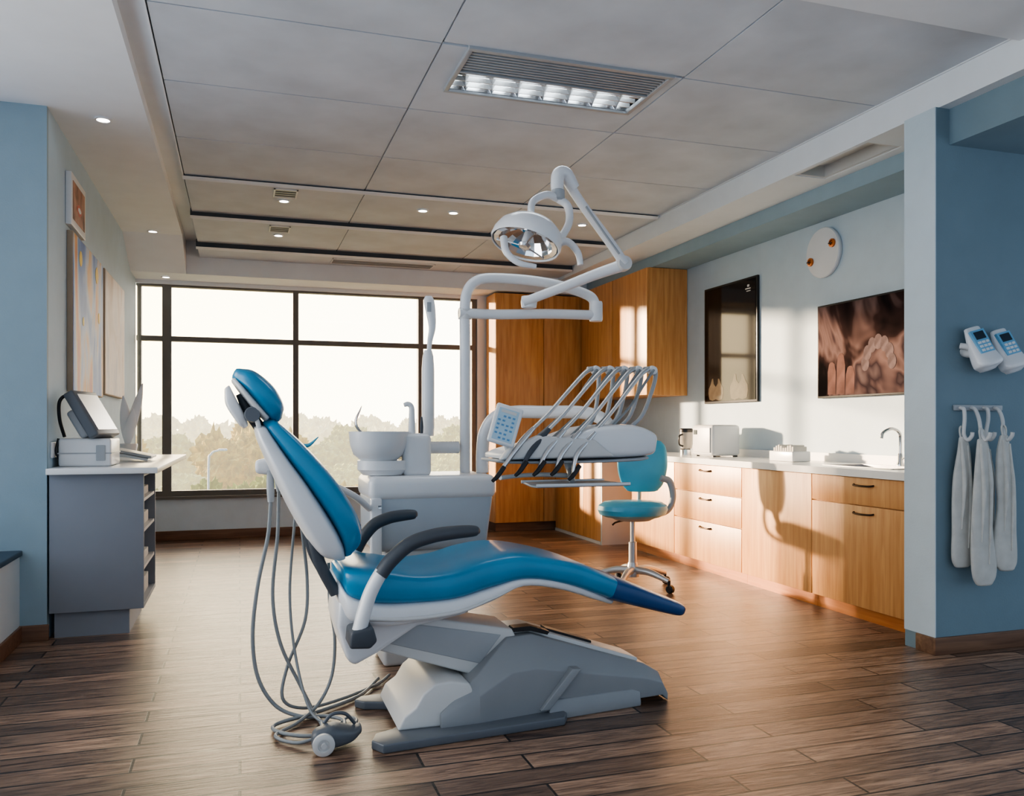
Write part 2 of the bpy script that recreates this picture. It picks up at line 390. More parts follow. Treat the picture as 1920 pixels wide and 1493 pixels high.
def vent(x0, x1, y0, y1, z, label, name="air_vent"):
    t = thing(name, label, "vent", ((x0 + x1) / 2, (y0 + y1) / 2, z))
    boxes("vent_frame", [(x0, x1, y0, y0 + .012, z - .008, z), (x0, x1, y1 - .012, y1, z - .008, z), (x0, x0 + .012, y0, y1, z - .008, z), (x1 - .012, x1, y0, y1, z - .008, z)], M_WP, t)
    box("vent_core", (x0 + .01, x1 - .01, y0 + .01, y1 - .01, z - .003, z - .001), M_BLK, t)
    n = max(2, int((y1 - y0) / 0.06))
    boxes("vent_slats", [(x0 + .01, x1 - .01, y0 + (i + .5) * (y1 - y0) / n - .007, y0 + (i + .5) * (y1 - y0) / n + .007, z - .007, z - .004) for i in range(n)], M_WP2, t)
vent(0.25, 0.43, 6.66, 6.90, 3.025, "small square white slatted ceiling vent")
vent(0.25, 0.43, 7.68, 7.92, 2.975, "small square white slatted ceiling vent")
vent(0.9, 1.97, 8.68, 8.94, 2.915, "long white linear ceiling air diffuser", "air_diffuser")
rc = thing("ceiling_hatch", "white recessed square hatch in the soffit", "hatch", (3.655, 4.405, 2.9))
boxes("hatch_frame", [(3.53, 3.555, 4.06, 4.75, 2.885, 2.96), (3.755, 3.78, 4.06, 4.75, 2.885, 2.96), (3.555, 3.755, 4.06, 4.085, 2.885, 2.96), (3.555, 3.755, 4.725, 4.75, 2.885, 2.96)], M_WP2, rc)
box("hatch_panel", (3.53, 3.78, 4.06, 4.75, 2.96, 2.97), M_WP2, rc)

# ================================================================ RIGHT CABINETS
XF = 3.63
def handle(parent, y, z, L=0.17, x=XF):
    tube("handle", [(x + .002, y - L / 2, z + .004), (x - .018, y - L / 2 + .015, z), (x - .026, y, z - .002), (x - .018, y + L / 2 - .015, z), (x + .002, y + L / 2, z + .004)], 0.006, M_BRONZE, parent, label="dark bronze curved handle")
def basecab(y0, y1, splits, label, xf=XF, x1=XR - .005, side=None):
    t = thing("base_cabinet", label, "cabinet", ((xf + x1) / 2, (y0 + y1) / 2, 0), "fitted base cabinets")
    box("body", (xf + .021, x1, y0 + .001, y1 - .001, 0.085, 0.888), side or M_WOOD, t)
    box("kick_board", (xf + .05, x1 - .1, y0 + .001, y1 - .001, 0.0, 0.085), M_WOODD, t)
    for (z0, z1, hd) in splits:
        f = box("drawer" if hd else "door", (xf, xf + .02, y0 + .003, y1 - .003, z0 + .003, z1 - .003), M_WOOD, t, bevel=0.002)
        if hd: handle(f, (y0 + y1) / 2, z1 - .05, x=xf)
    return t
basecab(3.72, 4.70, [(0.085, 0.715, True), (0.715, 0.888, True)], "light oak base cabinet with small drawer above a tall drawer")
basecab(4.70, 5.52, [(0.085, 0.888, False)], "light oak base cabinet with one plain door")
basecab(5.52, 6.56, [(0.085, 0.42, True), (0.42, 0.655, True), (0.655, 0.888, True)], "light oak base cabinet with three drawers")
basecab(6.56, 7.40, [(0.085, 0.888, False)], "light oak base cabinet with one plain door")
t = thing("corner_cabinet", "deeper oak corner base cabinet with white side panel", "cabinet", (3.85, 8.4, 0))
box("body", (3.50, 4.245, 7.80, 9.08, 0.03, 0.888), M_WOOD, t)
box("side_panel", (3.48, 4.245, 7.77, 7.80, 0.0, 0.888), M_WP2, t)
box("plinth", (3.475, 4.2, 7.80, 9.08, 0.0, 0.03), M_WP2, t)
for a, b_ in ((7.80, 8.25), (8.25, 8.66), (8.66, 9.08)):
    box("door", (3.48, 3.50, a + .003, b_ - .003, 0.033, 0.885), M_WOOD, t, bevel=0.002)
SX0, SX1, SY0, SY1 = 3.78, 4.08, 4.15, 4.75
wt = boxes("worktop", [(3.60, SX0, 3.72, 7.76, .89, .937), (SX1, 4.245, 3.72, 7.76, .89, .937), (SX0, SX1, 3.72, SY0, .89, .937), (SX0, SX1, SY1, 7.76, .89, .937),
                       (3.46, 4.245, 7.76, 9.08, .89, .937), (4.228, 4.245, 3.72, 7.4, .937, 1.0)], M_COUNTER)
top(wt, "continuous white worktop with low upstand on oak cabinets", "worktop")
sk = thing("sink", "shallow stainless steel sink set in white worktop", "sink", (3.93, 4.45, .93))
boxes("sink_rim", [(SX0 - .015, SX0 + .01, SY0 - .015, SY1 + .015, .937, .942), (SX1 - .01, SX1 + .015, SY0 - .015, SY1 + .015, .937, .942), (SX0, SX1, SY0 - .015, SY0 + .01, .937, .942), (SX0, SX1, SY1 - .01, SY1 + .015, .937, .942)], M_STEEL, sk)
boxes("basin", [(SX0 + .002, SX0 + .006, SY0, SY1, .8895, .937), (SX1 - .006, SX1 - .002, SY0, SY1, .8895, .937), (SX0, SX1, SY0, SY0 + .004, .8895, .937), (SX0, SX1, SY1 - .004, SY1, .8895, .937), (SX0, SX1, SY0, SY1, .8885, .892)], M_STEEL, sk)
fc = thing("faucet", "chrome gooseneck kitchen faucet beside the sink", "faucet", (4.15, 4.47, .938))
lathe("faucet_base", [(.026, 0), (.026, .012), (.018, .03), (.017, .075), (.012, .085)], M_CHROME, fc, (4.15, 4.47, .938))
tube("spout", [(4.15, 4.47, 1.0), (4.15, 4.47, 1.10), (4.14, 4.47, 1.16), (4.09, 4.48, 1.185), (4.03, 4.49, 1.16), (4.015, 4.49, 1.12)], .011, M_CHROME, fc)
tube("lever", [(4.15, 4.455, .985), (4.145, 4.42, 1.0), (4.14, 4.39, 1.015)], [.007, .006, .005], M_CHROME, fc)
t = thing("tall_cabinet", "tall oak cupboard with paired doors in the corner", "cupboard", (3.27, 9.29, 0))
box("body", (2.76, 4.245, 9.12, 9.47, 0.1, 2.72), M_WOOD, t)
box("kick_board", (2.78, 4.2, 9.16, 9.47, 0.0, 0.1), M_BASEB, t)
for a, b_ in ((2.76, 3.345), (3.345, 3.84)):
    box("door", (a + .003, b_ - .003, 9.10, 9.12, 1.42, 2.72), M_WOOD, t, bevel=0.002)
    box("door", (a + .003, b_ - .003, 9.10, 9.12, 0.105, 1.414), M_WOOD, t, bevel=0.002)
for a, b_ in ((7.41, 8.22), (8.22, 9.07)):
    t = thing("wall_cabinet", "tall oak wall cabinet with one plain door", "cabinet", (4.03, (a + b_) / 2, 1.51), "oak wall cabinets")
    box("body", (3.82, 4.245, a, b_ - .002, 1.51, 2.765), M_WOOD, t)
    box("door", (3.80, 3.82, a + .003, b_ - .005, 1.512, 2.763), M_WOOD, t, bevel=0.002)

# counter things
t = thing("sterilizer", "white boxy tabletop appliance with rounded corners", "appliance", (3.98, 6.45, .938))
box("housing", (3.84, 4.12, 6.28, 6.62, .947, 1.215), M_WP, t, bevel=0.03)
box("front_panel", (3.832, 3.842, 6.31, 6.59, .975, 1.19), M_WP2, t, bevel=0.003)
for fx_, fy_ in ((3.86, 6.30), (4.07, 6.30), (3.86, 6.57), (4.07, 6.57)):
    box("foot", (fx_, fx_ + .03, fy_, fy_ + .03, .938, .95), M_BLK, t)
box("display", (3.827, 3.833, 6.52, 6.57, 1.13, 1.17), M_SCREEN, t)
t = thing("glass_jar_blender", "glass jar with black lid and steel base", "jar", (3.9, 6.82, .938))
lathe("jar_base", [(0, 0), (.06, 0), (.06, .05), (.05, .06), (0, .06)], M_STEEL, t, (3.9, 6.82, .938))
M_JAR = mat("smoked_glass", (.35, .33, .3), .1)
lathe("jar", [(.05, .06), (.058, .10), (.062, .2), (.06, .21), (0, .21)], M_JAR, t, (3.9, 6.82, .938))
lathe("jar_lid", [(.063, .21), (.063, .235), (.05, .245), (0, .245)], M_BLK, t, (3.9, 6.82, .938))
tube("jar_handle", [(3.85, 6.80, 1.13), (3.81, 6.79, 1.11), (3.81, 6.79, 1.04), (3.85, 6.80, 1.02)], .008, M_BLK, t)
t = thing("tissue_dispenser", "white plastic dispenser box with folded tissues", "dispenser", (3.95, 5.38, .938))
box("tray_box", (3.88, 4.04, 5.24, 5.53, .938, 1.015), M_WP, t, bevel=0.008)
for i in range(9):
    box("tissue", (3.90, 4.02, 5.26 + i * .028, 5.278 + i * .028, 1.0, 1.05 + .012 * math.sin(i * 1.3)), M_CLOTH, t, bevel=0.003)
t = thing("soap_dispenser", "white pump soap bottle", "soap bottle", (4.12, 4.22, .938))
lathe("bottle", [(0, 0), (.035, 0), (.037, .01), (.037, .13), (.02, .16), (.012, .17), (0, .17)], M_WP, t, (4.12, 4.22, .938))
tube("pump", [(4.12, 4.22, 1.10), (4.12, 4.22, 1.145), (4.10, 4.22, 1.15), (4.075, 4.22, 1.145)], .006, M_WP, t)

# wall things (right wall)
t = thing("xray_poster", "tall glossy black framed dental image on pale wall", "picture", (4.24, 6.62, 1.415))
box("frame", (4.225, 4.248, 6.19, 7.05, 1.415, 2.505), M_BLK, t, bevel=0.004)
M_POST = ramp_noise_mat("black_gloss_print", [(0.0, (.004, .004, .004)), (.5, (.007, .006, .006)), (.75, (.014, .011, .009)), (1, (.03, .022, .015))], 1.6, .6, .07, (1, 1.3, .8), spec=.4)
box("print", (4.220, 4.226, 6.21, 7.03, 1.435, 2.485), M_POST, t)
M_TOOTH = mat("tooth_print", (.07, .055, .04), .07, var=.15, vscale=20, spec=.4)
def flatshape(name, pts, x, m, par):
    n = len(pts); V = [(x, y, z) for y, z in pts] + [(x - .001, y, z) for y, z in pts]
    F = [list(range(n)), list(range(2 * n - 1, n - 1, -1))] + [[i, (i + 1) % n, n + (i + 1) % n, n + i] for i in range(n)]
    return mk(name, V, F, m, par, smooth=False)
for (cy, cz, s) in ((6.84, 1.53, .085), (6.46, 1.54, .095)):
    P0 = [(-1.0, -.9), (-1.15, -.2), (-1.1, .3), (-.8, .75), (-.55, 1.3), (-.35, 1.35), (-.3, .8), (0, .45), (.3, .8), (.4, 1.4), (.6, 1.35), (.8, .75), (1.1, .3), (1.15, -.2), (1.0, -.9), (.5, -1.05), (0, -.9), (-.5, -1.05)]
    flatshape("printed_tooth", [(cy + p * s * 1.3, cz + q * s) for p, q in P0], 4.2198, M_TOOTH, t)
boxes("printed_caption", [(4.2175, 4.2195, 6.28, 6.36, 2.40, 2.41), (4.2175, 4.2195, 6.28, 6.34, 2.38, 2.388), (4.2175, 4.2195, 6.30, 6.33, 2.42, 2.44)], M_WP2, t)

t = thing("wall_monitor", "flat wall screen showing close-up photo of hands and teeth", "screen", (4.22, 4.88, 1.415))
box("bezel", (4.215, 4.248, 4.36, 5.39, 1.415, 2.12), M_BLK, t, bevel=0.005)
M_MON = ramp_noise_mat("monitor_picture", [(0.34, (.006, .005, .005)), (.44, (.020, .012, .011)), (.53, (.105, .066, .058)), (.60, (.025, .017, .018)), (.72, (.13, .092, .085))], 2.0, 1.0, .6, (1, 1, .8), spec=.0, es=.5)
box("screen", (4.211, 4.216, 4.375, 5.375, 1.43, 2.105), M_MON, t)
M_SKIN = mat("printed_skin", (.105, .058, .048), .6, var=.35, vscale=9, spec=.0, emis=(.14, .075, .06), es=.4)
for j, (y, h) in enumerate(((5.22, .24), (5.12, .30), (5.02, .20))):
    pts = [(y - .04, 1.44), (y - .045, 1.44 + h * .7), (y - .03, 1.44 + h * .94), (y - .01, 1.44 + h), (y + .012, 1.44 + h), (y + .03, 1.44 + h * .94), (y + .045, 1.44 + h * .7), (y + .045, 1.44)]
    flatshape("printed_finger", pts, 4.2108, M_SKIN, t)
M_TEETH2 = mat("printed_teeth", (.085, .062, .060), .6, var=.5, vscale=12, spec=.0, emis=(.12, .085, .08), es=.35)
for i in range(7):
    a = math.pi * (.05 + i * .15); cy = 4.74 + .13 * math.cos(a); cz = 1.62 + .17 * math.sin(a)
    flatshape("printed_tooth", [(cy + .04 * math.cos(b), cz + .055 * math.sin(b)) for b in [2 * math.pi * q / 14 for q in range(14)]], 4.2108 - .0002 * i, M_TEETH2, t)

t = thing("wall_clock", "round white wall disc with two small copper dials", "clock", (4.22, 5.34, 2.526))
lathe("clock_face", [(0, 0), (.188, 0), (.192, .008), (.192, .022), (.185, .03), (0, .03)], M_WP, t, (4.248, 5.34, 2.526), (-1, 0, 0), n=56)
for (y, z) in ((5.22, 2.575), (5.47, 2.475)):
    lathe("dial", [(.032, 0), (.032, .012), (.020, .014), (.019, .004), (0, .004)], M_ORANGE, t, (4.218, y, z), (-1, 0, 0))
    boxes("dial_hand", [(4.203, 4.207, y - .004, y + .035, z - .004, z + .004)], M_BLK, t)

HX = 3.695
t = thing("wall_handset", "white wall-mounted handset with keypad and small display", "handset", (HX, 3.45, 1.61), "pair of wall handsets")
RH = Matrix.Translation((HX, 3.425, 1.61)) @ Matrix.Rotation(rad(-14), 4, 'Y') @ Matrix.Rotation(rad(-14), 4, 'X') @ Matrix.Scale(1.08, 4)
sl("handset_body", [(Vector((0, 0, -.105)), Vector((0, .026, 0)), Vector((.05, 0, 0))), (Vector((0, -.012, -.085)), Vector((0, .042, 0)), Vector((.074, 0, 0))), (Vector((0, -.004, -.03)), Vector((0, .034, 0)), Vector((.068, 0, 0))), (Vector((0, 0, .05)), Vector((0, .020, 0)), Vector((.055, 0, 0))), (Vector((0, 0, .105)), Vector((0, .012, 0)), Vector((.045, 0, 0)))], M_WP, t, M=RH, e=3.2)
RL = RH @ Matrix.Translation((0, -.003, 0)) @ Matrix.Rotation(rad(-8), 4, 'X')
box("handset_label", (-.043, .043, -.034, -.018, -.035, .085), M_SKYBLUE, t, M=RL)
box("handset_display", (-.03, .03, -.036, -.033, .035, .075), M_SCREEN, t, M=RL)
boxes("handset_keys", [(-.032 + i * .024, -.016 + i * .024, -.038, -.033, -.028 + j * .02, -.016 + j * .02) for i in range(3) for j in range(3)], M_WP, t, M=RL)
tube("wall_mount", [(HX - .03, 3.498, 1.60), (HX - .035, 3.47, 1.59), (HX - .03, 3.43, 1.585)], .026, M_WP2, t)
tube("mount_knob", [(HX - .085, 3.47, 1.625), (HX - .07, 3.45, 1.62), (HX - .05, 3.44, 1.61)], .016, M_WP2, t)
clone(t, (.178, 0, -.005))
hr = thing("hook_rail", "short metal wall rail with four white hooks", "hook rail", (3.765, 3.49, 1.3))
box("rail", (3.59, 3.92, 3.485, 3.499, 1.285, 1.315), M_LG, hr, bevel=0.004)
spec = [(3.615, 3.458, 1.14, .46, .068, -.005), (3.68, 3.395, 1.13, .37, .074, .005), (3.765, 3.458, 1.12, .50, .066, .01), (3.83, 3.395, 1.15, .44, .072, .012)]
for i in range(4):
    x = (3.625, 3.70, 3.785, 3.86)[i]; xm = spec[i][0]; yo = -.05 * (i % 2)
    tube("hook", [(x, 3.485, 1.30), (x, 3.46, 1.29), (x, 3.455 + yo * .4, 1.24), (xm, 3.45 + yo, 1.16), (xm + .005, 3.43 + yo, 1.13), (xm + .01, 3.41 + yo, 1.15), (xm + .01, 3.405 + yo, 1.17)], .010, M_WP2, hr)
for i, (x, y, z1, z0, w, dx) in enumerate(spec):
    t = thing("hanging_mitt", "long white cotton mitt hanging by its loop", "mitt", (x, y, z0), "white cotton mitts on the hook rail")
    H = z1 - z0
    st = []
    for q, ww in ((1.0, .35), (.88, .62), (.7, .86), (.5, .86), (.3, 1.0), (.15, 1.10), (.06, 1.0), (.01, .7)):
        zz = z0 + H * q
        st.append((Vector((x + dx * (1 - q) + .008 * math.sin(q * 9 + i), y, zz)), Vector((0, .018 * (.5 + .6 * ww), 0)), Vector((w * ww, 0, 0))))
    sl("mitt_body", st, M_CLOTH, t, e=2.5)
    tube("mitt_fold", [(x - w * .3, y - .012, z1 - .02), (x - w * .15, y - .022, z1 - H * .35), (x - w * .35 + dx * .5, y - .020, z1 - H * .7)], [.008, .012, .004], M_CLOTH, t)
    tube("mitt_fold", [(x + w * .3, y - .012, z1 - .04), (x + w * .5, y - .020, z1 - H * .4), (x + w * .3 + dx * .5, y - .022, z1 - H * .85)], [.006, .010, .004], M_CLOTH, t)
    tube("loop", [(x - .01, y, z1 - .01), (x - .015, y + .005, z1 + .04), (x, y + .01, z1 + .06), (x + .015, y + .005, z1 + .04), (x + .01, y, z1 - .01)], .005, M_CLOTH, t)

# ================================================================ LEFT SIDE
t = thing("side_cabinet", "grey laminate cabinet with open shelves on one side", "cabinet", (-.78, 5.6, 0))
box("front_panel", (-1.02, -.53, 5.285, 5.31, .145, .93), M_DESK, t, bevel=.002)
boxes("body", [(-1.02, -.53, 5.97, 5.995, .145, .93), (-1.02, -1.0, 5.31, 5.97, .145, .93), (-1.0, -.53, 5.31, 5.97, .145, .17), (-1.0, -.53, 5.31, 5.97, .91, .93)], M_DESK, t)
box("kick_board", (-1.0, -.61, 5.32, 5.95, 0, .145), M_DESK, t)
for z in (.36, .58, .76):
    box("shelf", (-1.0, -.535, 5.31, 5.97, z, z + .018), M_WP2, t)
for z, h, n in ((.171, .10, "folder_stack"), (.379, .05, "paper_stack"), (.599, .07, "paper_stack"), (.779, .05, "paper_stack")):
    o = box(n, (-.85, -.56, 5.4, 5.85, z, z + h), M_CLOTH, bevel=.004); top(o, "stack of white paper lying on a shelf", "paper")
wt = prismxy("side_worktop", [(-1.025, 5.22), (-.45, 5.22), (-.43, 7.6), (-1.025, 7.6)], .93, .965, M_COUNTER, bevel=.004)
top(wt, "white side worktop over the grey cabinet", "worktop")
t = thing("bench_monitor", "white desktop device with tilted grey display and coiled cable", "device", (-.87, 5.6, .966))
box("base_unit", (-1.0, -.72, 5.42, 5.80, .966, 1.13), M_WP, t, bevel=.015)
box("base_groove", (-1.003, -.717, 5.417, 5.803, 1.04, 1.047), M_LG, t)
box("side_button", (-.80, -.75, 5.412, 5.422, 1.0, 1.09), M_LG, t, bevel=.004)
RM = Matrix.Translation((-.84, 5.56, 1.27)) @ Matrix.Rotation(rad(-12), 4, 'Z') @ Matrix.Rotation(rad(-30), 4, 'Y')
box("display_housing", (-.03, .03, -.18, .18, -.15, .15), M_MG, t, bevel=.012, M=RM)
box("display_screen", (.031, .035, -.15, .15, -.12, .12), M_STEEL, t, M=RM)
box("display_back", (-.085, -.025, -.14, .14, -.12, .06), M_LG, t, bevel=.02, M=RM)
tube("coiled_cable", [(-.98, 5.5, 1.14), (-1.0, 5.47, 1.24), (-1.0, 5.46, 1.34), (-.97, 5.47, 1.38), (-.94, 5.5, 1.36)], .010, M_BLK, t)
tube("coiled_cable", [(-.98, 5.45, .985), (-1.01, 5.43, 1.05), (-1.0, 5.44, 1.13)], .008, M_BLK, t)
t = thing("tablet_stand", "flat grey tablet lying on a low white stand", "tablet", (-.70, 6.3, .966))
RT = Matrix.Translation((-.68, 6.25, 1.015)) @ Matrix.Rotation(rad(12), 4, 'Y')
box("stand", (-.10, .10, -.16, .16, -.028, -.008), M_WP, t, bevel=.005, M=RT)
box("tablet_body", (-.12, .12, -.18, .18, -.006, .012), M_LG, t, bevel=.005, M=RT)
t = thing("leaf_sculpture", "pale grey sculptural leaves standing in a low pot", "ornament", (-.84, 7.2, .966))
lathe("pot", [(0, 0), (.06, 0), (.075, .09), (.07, .10), (0, .10)], M_WP2, t, (-.84, 7.2, .966))
for i, (dx, dy, h) in enumerate(((-.02, 0, .40), (.07, .03, .50), (.03, -.04, .30))):
    b0 = Vector((-.84, 7.2, 1.04))
    sl("leaf", [(b0, Vector((0, .004, 0)), Vector((.012, 0, 0))), (b0 + Vector((dx * .4, dy * .4, h * .35)), Vector((.0, .012, 0)), Vector((.04, 0, .0))), (b0 + Vector((dx, dy, h * .7)), Vector((0, .01, 0)), Vector((.034, 0, .01))), (b0 + Vector((dx * 1.5, dy, h)), Vector((0, .004, 0)), Vector((.006, 0, 0)))], M_WP, t, e=2)
o = box("wall_socket", (XL + .001, XL + .012, 5.36, 5.50, 1.02, 1.11), M_WP, bevel=.003); top(o, "white double wall socket", "socket")
M_P1 = ramp_noise_mat("abstract_paint_swirl", [(.28, (.05, .10, .32)), (.42, (.14, .25, .50)), (.50, (.40, .46, .58)), (.56, (.62, .38, .14)), (.64, (.55, .18, .06)), (.78, (.30, .28, .40))], 1.3, 1.6, .6, (1, 1.6, .5))
M_P2 = ramp_noise_mat("abstract_paint_warm", [(.3, (.42, .30, .20)), (.5, (.58, .50, .42)), (.7, (.35, .32, .32))], 2.0, 1.5, .6, (1, 1, .6))
M_YEL = mat("yellow_paint", (.75, .52, .06), .6)
M_BRN = ramp_noise_mat("brown_portrait_print", [(.3, (.14, .06, .04)), (.55, (.42, .22, .15)), (.75, (.55, .34, .25))], 6, .8, .5)
M_LIP = mat("printed_lips", (.55, .16, .12), .5)
def picture(y0, y1, z0, z1, m, label, name="canvas_painting", fm=None, mg=.008):
    t = thing(name, label, "picture", (XL + .02, (y0 + y1) / 2, z0))
    box("canvas_frame", (XL + .001, XL + .035, y0, y1, z0, z1), fm or M_CANVAS, t, bevel=.003)
    box("painted_canvas", (XL + .035, XL + .038, y0 + mg, y1 - mg, z0 + mg, z1 - mg), m, t)
    return t
t = picture(5.84, 7.05, 1.42, 2.43, M_P1, "abstract blue and orange canvas with yellow dots")
for (y, z, r) in ((6.1, 2.3, .05), (6.75, 2.3, .06), (6.85, 2.0, .04), (6.2, 1.9, .03)):
    lathe("painted_dot", [(0, 0), (r, 0), (r, .002), (0, .002)], M_YEL, t, (XL + .038, y, z), (1, 0, 0))
picture(7.15, 8.3, 1.45, 2.43, M_P2, "abstract warm beige canvas painting")
t = picture(5.80, 6.30, 2.46, 2.79, M_BRN, "small framed portrait of a smiling mouth in white frame", "small_poster", M_WP, .045)
sl("printed_lips", [(Vector((XL + .039, 5.97, 2.60)), Vector((.001, 0, 0)), Vector((0, 0, .012))), (Vector((XL + .039, 6.05, 2.60)), Vector((.001, 0, 0)), Vector((0, 0, .04))), (Vector((XL + .039, 6.13, 2.60)), Vector((.001, 0, 0)), Vector((0, 0, .012)))], M_LIP, t, e=2.5)
sl("printed_teeth", [(Vector((XL + .0405, 6.00, 2.60)), Vector((.001, 0, 0)), Vector((0, 0, .008))), (Vector((XL + .0405, 6.05, 2.60)), Vector((.001, 0, 0)), Vector((0, 0, .018))), (Vector((XL + .0405, 6.10, 2.60)), Vector((.001, 0, 0)), Vector((0, 0, .008)))], M_WP, t, e=2.5)

# ================================================================ STOOL
sx, sy = 2.78, 5.65
t = thing("dental_stool", "light blue swivel stool with backrest and curved arm on castors", "stool", (sx, sy, 0))
prof = [(0, .53), (.19, .53), (.228, .55), (.243, .585), (.235, .615), (.20, .64), (.1, .648), (0, .65)]
lathe("seat", prof, M_TEAL, t, (sx, sy, 0), sx=1.1, sy=.95)
lathe("seat_pan", [(0, .505), (.13, .505), (.18, .53), (0, .531)], M_LG, t, (sx, sy, 0))
lathe("gas_column", [(0, .12), (.03, .12), (.03, .34), (.018, .345), (.018, .505), (0, .505)], M_ALU, t, (sx, sy, 0), n=24)
lathe("hub", [(0, .085), (.045, .085), (.05, .12), (.035, .19), (0, .19)], M_ALU, t, (sx, sy, 0), n=24)
for i in range(5):
    a = rad(12 + 72 * i); c, s = math.cos(a), math.sin(a)
    tube("leg", [(sx + .03 * c, sy + .03 * s, .135), (sx + .15 * c, sy + .15 * s, .13), (sx + .31 * c, sy + .31 * s, .085)], [.030, .026, .018], M_ALU, t)
    cs = lathe("castor", [(0, -.022), (.022, -.022), (.03, -.014), (.03, .014), (.022, .022), (0, .022)], M_BLK, t, (sx + .32 * c, sy + .32 * s, .03), (-s, c, 0), n=20)
    tube("castor_stem", [(sx + .31 * c, sy + .31 * s, .09), (sx + .31 * c, sy + .31 * s, .05)], .012, M_BLK, cs, n=8)
bc = Vector((2.965, 5.86, .895)); sd = Vector((.95, -.30, 0)); nd = Vector((.3, .95, 0))
sl("backrest", [(bc + Vector((0, 0, -.19)), nd * .022, sd * .12), (bc + Vector((0, 0, -.13)) - nd * .0, nd * .034, sd * .165), (bc, nd * .038, sd * .195), (bc + Vector((0, 0, .14)) + nd * .01, nd * .034, sd * .185), (bc + Vector((0, 0, .19)) + nd * .02, nd * .022, sd * .15)], M_TEAL, t, e=3.4)
tube("back_support", [(sx + .03, sy + .05, .515), (sx + .13, sy + .25, .53), (2.97, 5.93, .62), (2.965, 5.915, .80)], .016, M_LG, t)
tube("arm", [(sx + .10, sy - .02, .525), (sx + .27, sy - .02, .56), (sx + .335, sy + .0, .66), (sx + .32, sy + .02, .78), (sx + .25, sy + .03, .81)], [.018, .02, .024, .026, .024], M_LG, t)
tube("height_lever", [(sx - .03, sy, .51), (sx - .16, sy - .06, .50), (sx - .2, sy - .08, .485)], .007, M_BLK, t)

# ================================================================ DENTAL CHAIR
YC = 3.41
ch = thing("dental_chair", "blue and white reclining dental chair with grey armrests", "dental chair", (1.0, YC, 0))
prismxy("base_plate", [(.50, 3.06), (1.24, 3.13), (1.27, 3.18), (1.22, 3.62), (.60, 3.66), (.50, 3.655), (.465, 3.61), (.50, 3.565), (.58, 3.54), (.64, 3.48), (.655, 3.38), (.62, 3.28), (.56, 3.22), (.49, 3.19), (.465, 3.12)], 0.0, .034, M_MG, ch, bevel=.006, label="dark grey notched base plate")
def secloft(name, S, m, par, yc=YC, bev=.012, kf=.35, **k):
    rings = []
    for x, z0, z1, wb, wt_ in S:
        rings.append([Vector((x, yc - wb, z0)), Vector((x, yc - wb, z0 + (z1 - z0) * kf)), Vector((x, yc - wt_, z1)), Vector((x, yc + wt_, z1)), Vector((x, yc + wb, z0 + (z1 - z0) * kf)), Vector((x, yc + wb, z0))])
    V, F = loftgeo(rings); return mk(name, V, F, m, par, bevel=bev, **k)
secloft("pedestal", [(.74, .028, .085, .247, .24), (.90, .028, .215, .240, .20), (1.04, .028, .335, .218, .14), (1.15, .028, .34, .20, .13), (1.45, .028, .24, .17, .11), (1.68, .028, .165, .145, .10), (1.755, .028, .12, .135, .095), (1.785, .0, .05, .13, .10)], M_PG, ch, kf=.6, bev=.005, label="sloping grey pedestal cover")
prismxz("foot_cover", [(.575, .032), (.60, .085), (.645, .115), (.675, .165), (.72, .200), (.79, .205), (.86, .190), (.88, .15), (.86, .032)], YC - .226, YC + .226, M_WP2, ch, bevel=.010, label="curved pale foot cover")
secloft("pedestal_skirt", [(1.20, .0, .075, .217, .21), (1.24, .0, .08, .212, .20), (1.60, .0, .075, .168, .155), (1.64, .0, .06, .16, .15)], M_PG, ch, bev=.006)
prismxz("pedestal_top", [(1.05, .30), (1.07, .352), (1.16, .355), (1.66, .186), (1.66, .15)], YC - .085, YC + .085, M_WP2, ch, bevel=.006)
prismxz("pedestal_slot", [(1.06, .345), (1.075, .368), (1.15, .370), (1.235, .341), (1.225, .328), (1.15, .350), (1.08, .350)], YC - .12, YC - .065, M_BLK, ch)
prismxz("pedestal_slot", [(1.25, .318), (1.46, .247), (1.46, .264), (1.25, .335)], YC - .035, YC + .035, M_BLK, ch)
prismxz("pedestal_rib", [(1.16, .045), (1.20, .045), (1.34, .20), (1.30, .205)], YC - .218, YC - .15, M_PG, ch, bevel=.004)
prismxz("lift_arm", [(.46, .34), (.60, .46), (1.07, .365), (1.10, .30), (.95, .19), (.90, .19)], YC - .125, YC + .125, M_WP2, ch, bevel=.010, label="parallelogram lift arm cover")
prismxz("lift_arm_inset", [(.56, .345), (.64, .42), (1.02, .345), (.93, .235)], YC - .129, YC + .129, M_LG, ch, bevel=.004)
prismxz("motor_housing", [(.36, .54), (.352, .44), (.385, .315), (.415, .285), (.50, .325), (.66, .42), (.86, .455), (.90, .52)], YC - .19, YC + .19, M_WP, ch, bevel=.018)
slab("seat_shell", [(.36, .52, .365, .61, .19), (.40, .455, .40, .57, .24), (.50, .43, .50, .54, .262), (.65, .437, .65, .54, .268), (.80, .455, .80, .545, .266), (.95, .50, .94, .575, .258), (1.08, .553, 1.08, .60, .25), (1.25, .525, 1.27, .57, .215), (1.42, .468, 1.44, .50, .18), (1.50, .44, 1.52, .46, .15)], YC, M_WP, ch, label="white shell under the seat")
slab("seat_shell_ridge", [(.42, .462, .42, .50, .262), (.60, .452, .60, .488, .279), (.80, .466, .80, .50, .277), (.96, .515, .95, .54, .265), (1.05, .555, 1.05, .57, .25)], YC, M_WP2, ch, e=3)
